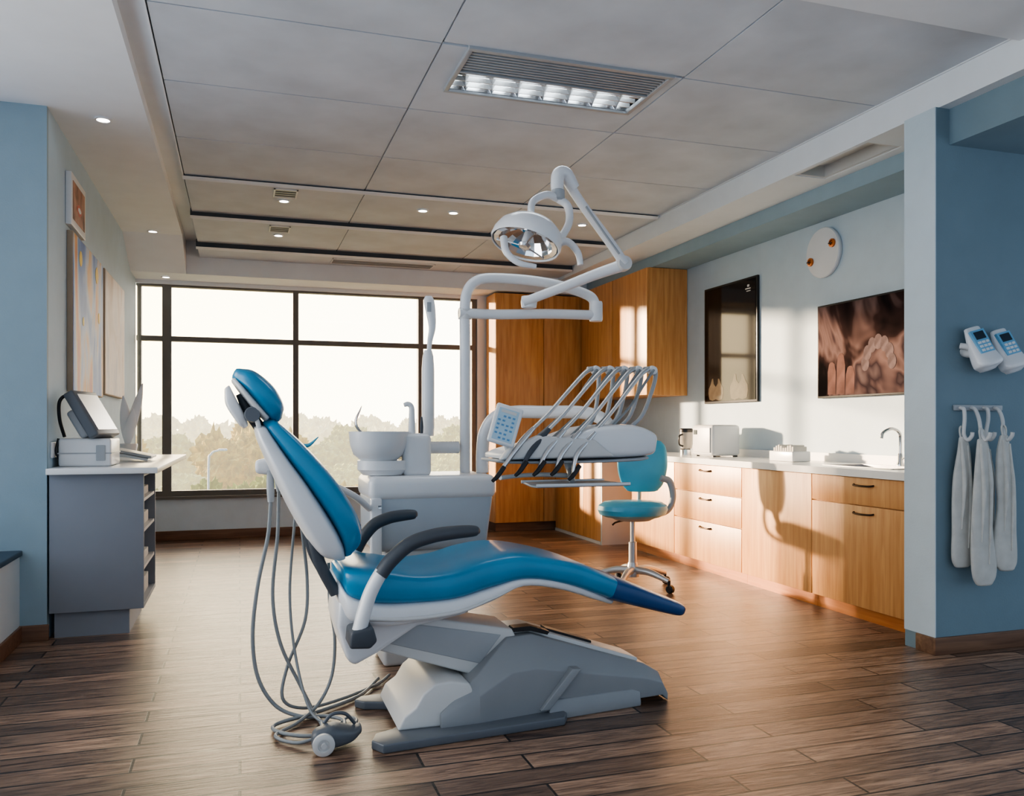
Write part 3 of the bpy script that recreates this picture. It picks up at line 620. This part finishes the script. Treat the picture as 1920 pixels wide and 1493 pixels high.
slab("seat_cushion", [(.372, .585, .370, .645, .17), (.40, .545, .388, .665, .235), (.50, .52, .50, .665, .27), (.65, .515, .65, .64, .277), (.80, .522, .79, .648, .277), (.95, .556, .92, .682, .27), (1.10, .58, 1.08, .694, .262), (1.28, .542, 1.31, .645, .235), (1.44, .485, 1.48, .575, .215), (1.50, .462, 1.54, .55, .208)], YC, M_BLUE, ch, e=4.5, label="blue vinyl seat cushion")
slab("footrest", [(1.475, .468, 1.515, .562, .212), (1.55, .445, 1.59, .535, .21), (1.70, .402, 1.73, .475, .20), (1.81, .372, 1.835, .43, .185), (1.85, .370, 1.865, .405, .15)], YC, M_NAVY, ch, e=4.5, label="navy foot section cover")
br = slab("backrest", [(.352, .685, .39, .695, .17), (.285, .715, .378, .752, .225), (.205, .835, .338, .835, .25), (.13, .99, .25, .975, .25), (.068, 1.135, .168, 1.09, .22), (.052, 1.19, .10, 1.195, .17)], YC, M_WP, ch, label="white backrest shell")
slab("backrest_cushion", [(.382, .70, .412, .71, .17), (.368, .755, .448, .768, .225), (.328, .838, .430, .862, .252), (.238, .975, .340, 1.008, .25), (.158, 1.09, .230, 1.135, .222), (.095, 1.185, .14, 1.218, .17), (.085, 1.21, .115, 1.23, .12)], YC, M_BLUE, br, e=4, label="blue vinyl back cushion")
for s in (-1, 1):
    tube("recline_strut", [(.26, YC + s * .15, .80), (.29, YC + s * .15, .68), (.35, YC + s * .15, .56)], .022, M_DG, ch)
hd = slab("headrest", [(-.022, 1.375, .0, 1.422, .10), (.012, 1.337, .056, 1.411, .14), (.06, 1.273, .126, 1.352, .152), (.10, 1.230, .162, 1.283, .135), (.122, 1.216, .157, 1.245, .10)], YC - .02, M_BLUE, ch, e=2.8, label="blue headrest pad")
slab("headrest_rim", [(-.03, 1.37, -.012, 1.385, .095), (.002, 1.325, .02, 1.345, .132), (.05, 1.262, .07, 1.285, .143), (.09, 1.222, .108, 1.24, .125)], YC - .02, M_WP2, hd, e=3.2)
slab("headrest_shell", [(-.055, 1.335, -.035, 1.352, .055), (-.05, 1.28, -.015, 1.31, .075), (-.01, 1.215, .02, 1.24, .075), (.01, 1.195, .03, 1.21, .055)], YC - .06, M_WP, hd)
tube("headrest_bracket", [(.0, YC - .05, 1.325), (.03, YC - .05, 1.26), (.07, YC - .05, 1.20), (.10, YC - .05, 1.15)], [.016, .02, .022, .022], M_DG, hd)
lathe("headrest_knob", [(0, 0), (.026, 0), (.03, .012), (.026, .03), (0, .03)], M_MG, hd, (.045, YC - .13, 1.245), (0, -1, 0), n=24)
tube("headrest_lever", [(.05, YC - .14, 1.25), (.065, YC - .15, 1.21), (.07, YC - .15, 1.17)], .009, M_WP2, hd)
for s in (-1, 1):
    y = YC + s * .33
    q = 1.0 if s < 0 else .72
    X_ = lambda x: .49 + (x - .49) * q
    ar = tube("armrest", [(.415, y, .455), (.432, y, .52), (.455, y, .59), (.49, y, .655), (X_(.53), y, .705)], [.036, .036, .035, .034, .032], M_WP, ch, flat=.75, up=(1, 0, 0), label="white armrest support")
    tube("arm_pad", [(.492, y, .655), (X_(.53), y, .705), (X_(.60), y, .762), (X_(.69), y, .79), (X_(.78), y, .80), (X_(.85), y, .802), (X_(.87), y, .80)], [.036, .037, .037, .036, .034, .028, .012], M_DG, ar, flat=.75, up=(0, 0, 1), label="dark grey armrest pad")
    prismxz("arm_bracket", [(.375, .40), (.38, .46), (.46, .475), (.475, .42), (.45, .395)], min(y - s * .10, y + s * .045), max(y - s * .10, y + s * .045), M_DG, ar, bevel=.01)

fp = thing("foot_control", "grey foot pedal with round white wheel", "foot pedal", (.37, 3.2, 0))
sl("pedal_body", [(Vector((.27, 3.16, .045)), Vector((0, 0, .04)), Vector((.0, .04, 0))), (Vector((.33, 3.18, .05)), Vector((0, 0, .042)), Vector((.0, .055, 0))), (Vector((.40, 3.22, .035)), Vector((0, 0, .026)), Vector((.0, .05, 0))), (Vector((.44, 3.25, .04)), Vector((0, 0, .014)), Vector((0, .035, 0)))], M_MG, fp, e=3)
lathe("wheel", [(0, 0), (.03, 0), (.040, .01), (.040, .026), (.03, .032), (.022, .032), (.020, .026), (.012, .026), (.010, .036), (0, .036)], M_WP2, fp, (.29, 3.125, .042), (0, -1, 0), n=32)
tube("pedal_bail", [(.30, 3.2, .09), (.33, 3.2, .12), (.38, 3.22, .11), (.42, 3.25, .06)], .007, M_MG, fp)

ah = thing("assistant_holder", "assistant instrument holder with hanging grey suction hoses", "holder", (.116, 3.6, .95))
tube("holder_arm", [(.60, 4.09, .80), (.5, 3.98, .88), (.3, 3.80, .98), (.16, 3.66, 1.03), (.09, 3.6, 1.035)], .016, M_WP, ah)
sl("holder_head", [(Vector((.075, 3.60, 1.035)), Vector((0, 0, .03)), Vector((0, .03, 0))), (Vector((.12, 3.61, 1.035)), Vector((0, 0, .035)), Vector((0, .035, 0))), (Vector((.16, 3.64, 1.035)), Vector((0, 0, .025)), Vector((0, .03, 0)))], M_WP, ah, e=3)
tube("suction_tip", [(.21, 3.72, 1.09), (.25, 3.72, 1.115), (.285, 3.72, 1.12), (.325, 3.72, 1.155)], [.02, .02, .016, .004], M_TEAL, ah, flat=.5, label="teal suction tip")
tube("hose_connector", [(.118, 3.58, 1.02), (.12, 3.58, .95), (.122, 3.58, .89)], [.013, .016, .013], M_LG, ah)
tube("hose_connector", [(.145, 3.62, 1.02), (.15, 3.62, .97), (.155, 3.62, .93)], [.010, .012, .010], M_LG, ah)
hoses = [([(.122, 3.58, .90), (.11, 3.58, .75), (.07, 3.58, .55), (.05, 3.57, .35), (.07, 3.56, .18), (.14, 3.55, .06), (.24, 3.52, .016), (.34, 3.50, .013), (.40, 3.42, .013), (.36, 3.30, .013), (.24, 3.30, .013), (.14, 3.38, .013), (.14, 3.47, .013), (.3, 3.56, .013), (.5, 3.72, .013), (.62, 3.95, .013)], .008),
         ([(.155, 3.62, .93), (.15, 3.62, .75), (.13, 3.62, .5), (.16, 3.61, .3), (.24, 3.6, .12), (.29, 3.55, .02), (.31, 3.42, .013), (.30, 3.26, .03)], .0075),
         ([(.23, 3.62, .92), (.25, 3.62, .75), (.27, 3.62, .55), (.26, 3.62, .38), (.19, 3.62, .2), (.17, 3.6, .07), (.26, 3.62, .016), (.42, 3.70, .013), (.6, 3.86, .013), (.68, 3.99, .013)], .007),
         ([(.36, 3.64, .62), (.365, 3.64, .45), (.385, 3.63, .3), (.37, 3.6, .15), (.31, 3.55, .05), (.22, 3.46, .013), (.13, 3.34, .013), (.2, 3.24, .013), (.28, 3.22, .03)], .007),
         ([(.23, 3.64, .92), (.22, 3.64, .8), (.2, 3.64, .5), (.22, 3.6, .25), (.27, 3.5, .05), (.34, 3.4, .013), (.42, 3.36, .013), (.45, 3.42, .013), (.42, 3.46, .013), (.37, 3.38, .013), (.35, 3.29, .04)], .006)]
for P, r in hoses: tube("suction_hose", P, r, M_HOSE, ah, n=8)

# ================================================================ DENTAL UNIT
UY = 4.3
du = thing("dental_unit", "white floor-standing dental unit with spittoon bowl and holders", "dental unit", (.92, UY, 0))
rings = []
for z, x0, x1, y0, y1 in ((.58, .63, 1.19, 4.13, 4.47), (.62, .612, 1.205, 4.11, 4.49), (.86, .608, 1.235, 4.10, 4.50)):
    rings.append([Vector((x0, y0, z)), Vector((x1, y0, z)), Vector((x1, y1, z)), Vector((x0, y1, z))])
V, F = loftgeo(rings); mk("unit_body", V, F, M_UG, du, bevel=.02, label="pale grey-blue unit housing")
box("unit_cover", (.597, 1.248, 4.085, 4.515, .835, .955), M_WP, du, bevel=.038, seg=5, label="white rounded unit cover")
box("unit_side", (.605, .66, 4.08, 4.12, .50, .85), M_WP, du, bevel=.01)
box("unit_pedestal", (.68, 1.12, 4.16, 4.46, 0.0, .585), M_WP2, du, bevel=.02)
box("unit_button", (.64, .655, 4.072, 4.082, .80, .815), M_CHROME, du)
bx, by = .665, 4.22
lathe("spittoon_bowl", [(0, 1.03), (.09, 1.03), (.125, 1.06), (.143, 1.11), (.148, 1.165), (.150, 1.175), (.143, 1.175), (.13, 1.14), (.10, 1.09), (.03, 1.07), (0, 1.068)], M_WP, du, (bx, by, 0), n=48, label="white spittoon bowl")
lathe("bowl_mount", [(0, .955), (.09, .957), (.115, .985), (.115, 1.03), (.0, 1.032)], M_WP, du, (bx + .02, by, 0), n=40, sx=1.1)
box("bowl_column", (.78, .925, 4.15, 4.34, .945, 1.165), M_WP, du, bevel=.03, label="rounded white water column")
tube("cup_filler", [(.84, 4.25, 1.16), (.84, 4.25, 1.25), (.838, 4.25, 1.30), (.82, 4.25, 1.315), (.80, 4.25, 1.31)], [.02, .016, .014, .013, .011], M_WP, du)
tube("bowl_rinse_spout", [(.60, 4.25, 1.16), (.565, 4.25, 1.19), (.555, 4.25, 1.23), (.575, 4.25, 1.28), (.585, 4.25, 1.305)], [.008, .014, .014, .008, .003], M_STEEL, du, flat=.5)
tube("probe", [(.885, 4.22, 1.15), (.885, 4.22, 1.2), (.885, 4.22, 1.25)], [.006, .009, .004], M_DG, du)
lathe("wand_sleeve", [(0, 1.15), (.030, 1.15), (.033, 1.2), (.033, 1.5), (.028, 1.57), (.020, 1.60), (0, 1.60)], M_WP, du, (.94, 4.32, 0), n=28)
tube("camera_wand", [(.945, 4.32, 1.59), (.95, 4.32, 1.65), (.962, 4.32, 1.72), (.955, 4.32, 1.80), (.945, 4.32, 1.86), (.943, 4.32, 1.885)], [.012, .014, .019, .026, .028, .018], M_WP, du, flat=.75)
box("wand_window", (.93, .952, 4.295, 4.30, 1.80, 1.85), M_LG, du)
tube("side_bar", [(.92, 4.30, 1.09), (1.0, 4.30, 1.09), (1.10, 4.30, 1.09)], .032, M_WP, du)

# ================================================================ OPERATING LIGHT
ol = thing("operating_light", "white articulated dental operating light on curved post", "lamp", (1.135, UY, .955))
tube("post", [(1.135, UY, .956), (1.135, UY, 1.3), (1.135, UY, 1.6), (1.135, UY, 1.84), (1.155, UY, 1.93), (1.21, UY, 1.98), (1.30, UY, 1.995), (1.48, UY, 1.995), (1.64, UY, 1.98), (1.76, UY, 1.955), (1.86, UY, 1.92), (1.885, UY, 1.87), (1.885, UY, 1.84)], .028, M_WP, ol, n=16, label="bent white support post")
tube("cross_arm", [(1.10, UY - .01, 1.80), (1.3, UY - .01, 1.80), (1.6, UY - .01, 1.815), (1.90, UY - .01, 1.82)], .027, M_WP, ol, n=16)
lathe("post_collar", [(0, 0), (.036, 0), (.036, .05), (0, .05)], M_WP2, ol, (1.135, UY, 1.77), n=28)
lathe("elbow_joint", [(0, 0), (.034, 0), (.037, .01), (.037, .10), (.034, .11), (0, .11)], M_WP, ol, (1.885, UY - .01, 1.785), n=28)
lathe("swing_joint", [(0, -.03), (.040, -.03), (.044, 0), (.040, .03), (0, .03)], M_WP, ol, (1.47, UY - .07, 1.865), n=28)
tube("spring_arm", [(1.43, UY - .09, 1.86), (1.62, 4.13, 1.935), (1.78, 4.05, 2.0), (1.91, 3.98, 2.045)], [.024, .026, .029, .032], M_WP, ol, n=16)
lathe("knuckle", [(0, -.035), (.035, -.035), (.04, -.02), (.04, .02), (.035, .035), (0, .035)], M_WP2, ol, (1.905, 3.98, 2.05), (.1, 1, 0), n=28)
tube("upper_arm", [(1.905, 3.97, 2.05), (1.80, 3.955, 2.17), (1.64, 3.93, 2.34), (1.545, 3.91, 2.455)], [.03, .029, .027, .03], M_WP, ol, n=16, flat=.8)
tube("arm_stripe", [(1.86, 3.935, 2.09), (1.78, 3.928, 2.18), (1.66, 3.903, 2.31)], .006, M_LG, ol, n=8)
tube("neck", [(1.60, 3.915, 2.40), (1.55, 3.90, 2.462), (1.51, 3.895, 2.455), (1.50, 3.89, 2.40), (1.50, 3.88, 2.36)], [.03, .034, .034, .032, .03], M_WP, ol, n=16)
lathe("neck_collar", [(0, 0), (.026, 0), (.034, .01), (.034, .05), (.02, .06), (0, .06)], M_LG, ol, (1.50, 3.88, 2.32), n=28)
ax = Vector((.36, .10, .93)).normalized()
hc = Vector((1.262, 3.68, 2.055))
def scl(P): return [(r * 1.12, z * (.82 if z > 0 else 1)) for r, z in P]
dome = lathe("lamp_shade", scl([(0, .125), (.055, .115), (.098, .09), (.13, .055), (.143, .02), (.146, -.012), (.150, -.014), (.155, 0), (.152, .035), (.138, .08), (.105, .12), (.06, .143), (0, .152)]), M_WP, ol, hc, ax, n=48, sx=1.08, sy=.92, label="white domed lamp shade")
lathe("reflector", scl([(0, .085), (.045, .08), (.085, .055), (.112, .02), (.122, -.004), (.144, -.008), (.125, .022), (.09, .06), (.05, .086), (0, .092)]), M_CHROME, dome, hc, ax, n=18, sx=1.06, sy=.9, smooth=False, label="silver faceted reflector")
lathe("bulb", [(0, -.012), (.014, -.012), (.020, 0), (.020, .05), (0, .05)], M_WP, dome, hc, ax, n=24)
lathe("bulb_cap", [(0, -.028), (.024, -.026), (.030, -.014), (.026, -.010), (0, -.010)], M_STEEL, dome, hc, ax, n=24)
Rr = ax.to_track_quat('Z', 'Y').to_matrix().to_4x4(); RM = Matrix.Translation(hc) @ Rr
for i in range(3):
    a = rad(40 + 120 * i)
    V, F = tubegeo([(.024 * math.cos(a), .024 * math.sin(a), -.018), (.08 * math.cos(a), .075 * math.sin(a), -.012), (.155 * math.cos(a), .135 * math.sin(a), -.008)], .004, 8, 4)
    mk("bulb_guard_strut", V, F, M_STEEL, dome, M=RM)
top_p = Vector((1.50, 3.88, 2.33))
tube("yoke", [top_p, Vector((1.43, 3.85, 2.335)), Vector((1.35, 3.82, 2.29)), Vector((1.32, 3.77, 2.22)), hc + ax * .115], [.02, .019, .018, .017, .018], M_WP, ol)
tube("yoke", [top_p, Vector((1.545, 3.86, 2.29)), Vector((1.535, 3.82, 2.20)), Vector((1.47, 3.76, 2.11)), Vector((1.42, 3.73, 2.05))], [.02, .02, .019, .02, .026], M_WP, ol)
tube("lamp_handle", [(1.42, 3.70, 2.07), (1.475, 3.68, 2.07), (1.515, 3.66, 2.02), (1.525, 3.65, 1.96)], [.022, .018, .016, .014], M_WP, ol)
tube("lamp_handle", [(1.13, 3.60, 2.05), (1.13, 3.56, 1.98), (1.18, 3.54, 1.93), (1.26, 3.53, 1.915)], [.018, .016, .014, .010], M_WP, ol)

# ================================================================ DELIVERY CONSOLE
dc = thing("instrument_console", "white dental delivery console with instruments, keypad and tray", "dental console", (1.52, 3.75, 1.04))
tube("support_arm", [(1.225, UY - .02, .956), (1.225, UY - .02, 1.05), (1.235, UY - .03, 1.16), (1.28, UY - .06, 1.245), (1.36, UY - .12, 1.275), (1.5, UY - .2, 1.275), (1.70, UY - .3, 1.27), (1.78, UY - .38, 1.22), (1.78, UY - .42, 1.15)], .034, M_WP, dc, n=16, label="curved white support arm")
slab("console_body", [(1.13, 1.052, 1.13, 1.075, .15), (1.20, 1.050, 1.195, 1.10, .172), (1.40, 1.048, 1.405, 1.15, .18), (1.57, 1.048, 1.575, 1.20, .182), (1.76, 1.052, 1.77, 1.210, .18), (1.87, 1.062, 1.885, 1.175, .165), (1.895, 1.085, 1.905, 1.135, .14)], 3.75, M_WP, dc, e=6.0, label="white rounded console housing")
slab("console_lip", [(1.11, 1.038, 1.11, 1.052, .15), (1.18, 1.030, 1.18, 1.048, .18), (1.5, 1.028, 1.5, 1.046, .188), (1.77, 1.034, 1.77, 1.052, .185), (1.85, 1.042, 1.85, 1.06, .16)], 3.75, M_LG, dc, e=4)
prismxz("console_ramp", [(1.10, 1.05), (1.14, 1.10), (1.28, 1.16), (1.56, 1.14), (1.66, 1.06)], 3.55, 3.60, M_WP2, dc, bevel=.012)
for i in range(5):
    dx = .068 * i; y = 3.84 - .02 * i
    tx_, tz_ = 1.66 + dx, 1.485
    am = tube("instrument_arm", [(1.64 + dx * .7, y + .02, 1.185), (1.685 + dx * .82, y + .02, 1.25), (1.705 + dx * .92, y + .02, 1.35), (1.712 + dx, y + .02, 1.44), (tx_ + .045, y + .02, tz_), (tx_ - .01, y + .02, tz_)], [.010, .010, .010, .011, .013, .014], M_LG, dc, label="grey whip arm")
    lathe("pulley", [(0, -.02), (.020, -.02), (.025, 0), (.020, .02), (0, .02)], M_WP, am, (tx_ + .035, y + .02, tz_ - .004), (0, 1, 0), n=20)
    hx, hz_ = 1.245 + .075 * i, 1.175 - .005 * i
    hy = 3.575
    A = Vector((tx_, y, tz_)); B = Vector((hx, hy, hz_))
    def lp(t, dz=0, dxx=0):
        p = A.lerp(B, t); return (p.x + dxx, p.y, p.z + dz)
    tube("instrument_rod", [lp(0), lp(.12, .012), lp(.35, .008), lp(.7, -.004), lp(1)], [.013, .011, .010, .009, .008], M_ALU, dc, n=10)
    tube("instrument_hose", [(tx_ + .03, y - .01, tz_ - .002), lp(.12, -.045, .01), lp(.35, -.07, .01), lp(.68, -.06, .01), (hx + .045, hy + .02, hz_ - .02)], .007, M_HOSE, dc, n=8)
    tipx = hx - .15 - (.02 if i == 0 else -.010 * i); tz2 = 1.0 - (.022 if i in (0, 4) else 0)
    hp = tube("handpiece", [(hx + .020, hy, hz_ + .018), (hx - .03, hy - .012, hz_ - .03), (hx - .085, hy - .03, hz_ - .09), (tipx, hy - .05, tz2)], [.010, .014, .012, .006], M_STEEL if i != 1 else M_DG, dc, n=12)
    tube("handpiece_head", [(tipx + .036, hy - .044, tz2 + .044), (tipx + .002, hy - .051, tz2 + .002), (tipx - .022, hy - .056, tz2 - .018)], [.011, .011, .008], M_BLK, hp, n=10)
    sl("instrument_cradle", [(Vector((hx - .035, hy + .0, hz_ - .055)), Vector((0, 0, .010)), Vector((0, .02, 0))), (Vector((hx + .0, hy + .03, hz_ - .045)), Vector((0, 0, .014)), Vector((0, .024, 0))), (Vector((hx + .06, hy + .06, hz_ - .06)), Vector((0, 0, .014)), Vector((0, .022, 0)))], M_WP, dc, e=3)
RK = Matrix.Translation((1.125, 3.56, 1.205)) @ Matrix.Rotation(rad(-12), 4, 'Z') @ Matrix.Rotation(rad(17), 4, 'Y') @ Matrix.Rotation(rad(-12), 4, 'X')
kp = box("control_panel", (-.062, .062, -.012, .012, -.092, .092), M_WP, dc, bevel=.010, M=RK, label="white control panel with blue keys")
box("keypad", (-.046, .046, -.0135, -.012, -.076, .072), mat("pale_blue_membrane", (.42, .60, .72), .35), kp, M=RK)
boxes("keypad_keys", [(-.040 + i * .021, -.028 + i * .021, -.0150, -.0134, -.068 + j * .02, -.060 + j * .02) for i in range(4) for j in range(6) if (i * 3 + j) % 5 != 0], mat("blue_key_print", (.12, .30, .52), .35), kp, M=RK)
box("keypad_display", (-.035, .035, -.0150, -.0134, .052, .066), M_WP2, kp, M=RK)
tube("panel_bracket", [(1.13, 3.575, 1.14), (1.16, 3.62, 1.09), (1.19, 3.66, 1.075)], .014, M_WP, dc)
tr = prismxy("tray", [(1.24, 3.46), (1.68, 3.46), (1.70, 3.50), (1.68, 3.74), (1.27, 3.74), (1.23, 3.52)], .930, .939, M_LG, dc, bevel=.003, label="flat grey instrument tray")
boxes("tray_rim", [(1.235, 1.69, 3.455, 3.463, .932, .947), (1.26, 1.685, 3.735, 3.743, .932, .947)], M_ALU, tr, bevel=.002)
tube("tray_bracket", [(1.50, 3.76, 1.045), (1.51, 3.74, .99), (1.49, 3.68, .96), (1.48, 3.64, .938)], [.024, .020, .018, .014], M_LG, dc)
tube("tray_bracket", [(1.50, 3.72, .965), (1.38, 3.72, .972), (1.25, 3.70, .972), (1.12, 3.62, .968)], [.012, .011, .010, .010], M_WP2, dc)

# ================================================================ OUTSIDE
M_GR = mat("meadow_hazed", (.34, .34, .16), .9, var=.3, vscale=.2, emis=(1.0, .85, .6), es=.3)  # warm emission paints haze into the ground colour
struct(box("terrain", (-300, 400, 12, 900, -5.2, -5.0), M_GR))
def hazed_leafmat(name, col, haze):
    return mat(name, col, .9, var=.5, vscale=1.8, emis=(1.0, .84, .58), es=haze, spec=.1)  # cream emission paints air haze into the leaves, stronger with distance
LM = [hazed_leafmat("foliage_near_hazed", (.20, .23, .06), .32), hazed_leafmat("foliage_mid_hazed", (.26, .27, .10), .75), hazed_leafmat("foliage_far_hazed", (.30, .30, .18), 1.4), hazed_leafmat("foliage_amber_hazed", (.38, .28, .07), .45)]
M_BARK = mat("bark_hazed", (.14, .10, .07), .9, emis=(1, .84, .6), es=.2)  # slight glow puts the same painted haze on the trunks
protos = []
for pi in range(4):
    t = thing("tree", "leafy hazy tree outside the window", "tree", (0, 0, 0), "trees outside")
    tube("trunk", [(0, 0, 0), (.1, 0, 1.5), (0, .1, 3.5)], [.22, .16, .1], M_BARK, t, n=8)
    bm = bmesh.new()
    for q in range(14):
        r = random.uniform(.65, 1.15)
        c = Vector((random.uniform(-1.7, 1.7), random.uniform(-1.7, 1.7), random.uniform(1.2, 4.6)))
        g = bmesh.ops.create_icosphere(bm, subdivisions=4, radius=r)
        for v in g['verts']:
            p = v.co.copy()
            v.co = c + p * (1 + .35 * noise.noise(p * 2.2 + c * 3) + .55 * noise.noise(p * 9 + c))
    V = [v.co.copy() for v in bm.verts]; bm.verts.index_update(); F = [[v.index for v in f.verts] for f in bm.faces]; bm.free()
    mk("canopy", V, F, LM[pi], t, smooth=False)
    protos.append(t)
used = set()
row = 0; y = 22.0
while y < 135:
    s = .66 + .008 * (y - 22) if y < 60 else .96 + .004 * (y - 60)
    s = min(s, 1.22)
    step = 6.9 * s; x = -.19 * y + (row % 2) * step / 2
    while x < .38 * y:
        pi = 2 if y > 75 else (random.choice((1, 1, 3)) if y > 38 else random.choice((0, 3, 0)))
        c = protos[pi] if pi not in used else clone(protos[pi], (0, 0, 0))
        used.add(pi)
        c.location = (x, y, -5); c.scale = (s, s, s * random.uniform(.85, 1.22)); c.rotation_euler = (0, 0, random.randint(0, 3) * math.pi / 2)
        x += step
    y += step * .98; row += 1
sl_ = thing("street_lamp", "slim grey street lamp with curved arm", "street lamp", (-.62, 18, -5))
tube("pole", [(-.60, 18, -5), (-.60, 18, -2), (-.60, 18, 0.3), (-.55, 18, .64), (-.40, 18, .72)], .022, M_WP2, sl_)
box("lamp_head", (-.42, -.24, 17.94, 18.06, .70, .75), M_WP2, sl_, bevel=.02)

# ================================================================ LIGHT
w = bpy.data.worlds.new("sky"); bpy.context.scene.world = w; w.use_nodes = True
nt = w.node_tree; nt.nodes.clear()
out = nt.nodes.new("ShaderNodeOutputWorld"); bg = nt.nodes.new("ShaderNodeBackground")
tc = nt.nodes.new("ShaderNodeTexCoord")
dt = nt.nodes.new("ShaderNodeVectorMath"); dt.operation = 'DOT_PRODUCT'; dt.inputs[1].default_value = Vector((-.35, .93, .12)).normalized()
nt.links.new(tc.outputs["Generated"], dt.inputs[0])
rp = nt.nodes.new("ShaderNodeValToRGB")
E = rp.color_ramp.elements
E[0].position = 0.0; E[0].color = (.058, .071, .088, 1)
E[1].position = 1.0; E[1].color = (1.0, .77, .43, 1)
e = E.new(.5); e.color = (.120, .145, .175, 1)
e = E.new(.72); e.color = (.55, .56, .58, 1)
e = E.new(.9); e.color = (.80, .73, .61, 1)
e = E.new(.965); e.color = (.88, .74, .51, 1)
mr = nt.nodes.new("ShaderNodeMapRange"); mr.inputs[1].default_value = -1; mr.inputs[2].default_value = 1
nt.links.new(dt.outputs["Value"], mr.inputs[0]); nt.links.new(mr.outputs[0], rp.inputs["Fac"])
nt.links.new(rp.outputs["Color"], bg.inputs["Color"]); bg.inputs["Strength"].default_value = 8.4
nt.links.new(bg.outputs[0], out.inputs[0])
sd_ = bpy.data.lights.new("sun", 'SUN'); sd_.energy = 17; sd_.color = (1.0, .75, .51); sd_.angle = rad(2.2)
so = bpy.data.objects.new("sun", sd_); COL.objects.link(so)
dirv = Vector((1, -1.06, -.165)).normalized()
so.rotation_euler = dirv.to_track_quat('-Z', 'Y').to_euler()
al = bpy.data.lights.new("fixture_lamp", 'AREA'); al.shape = 'RECTANGLE'; al.size = 1.0; al.size_y = .2; al.energy = 5; al.color = (.9, .96, 1)
ao = bpy.data.objects.new("fixture_lamp", al); ao.location = (1.62, 4.34, 3.02); COL.objects.link(ao)

# ================================================================ CAMERA
cam = bpy.data.cameras.new("camera"); cam.lens = 1571 / 1920 * 36; cam.sensor_width = 36; cam.shift_y = 53.5 / 1920
co = bpy.data.objects.new("camera", cam); co.location = (0, 0, 1.2); co.rotation_euler = (rad(90), 0, rad(-18)); COL.objects.link(co)
bpy.context.scene.camera = co
vs = bpy.context.scene.view_settings
vs.view_transform = 'AgX'; vs.look = 'AgX - Medium High Contrast'; vs.exposure = 0.14
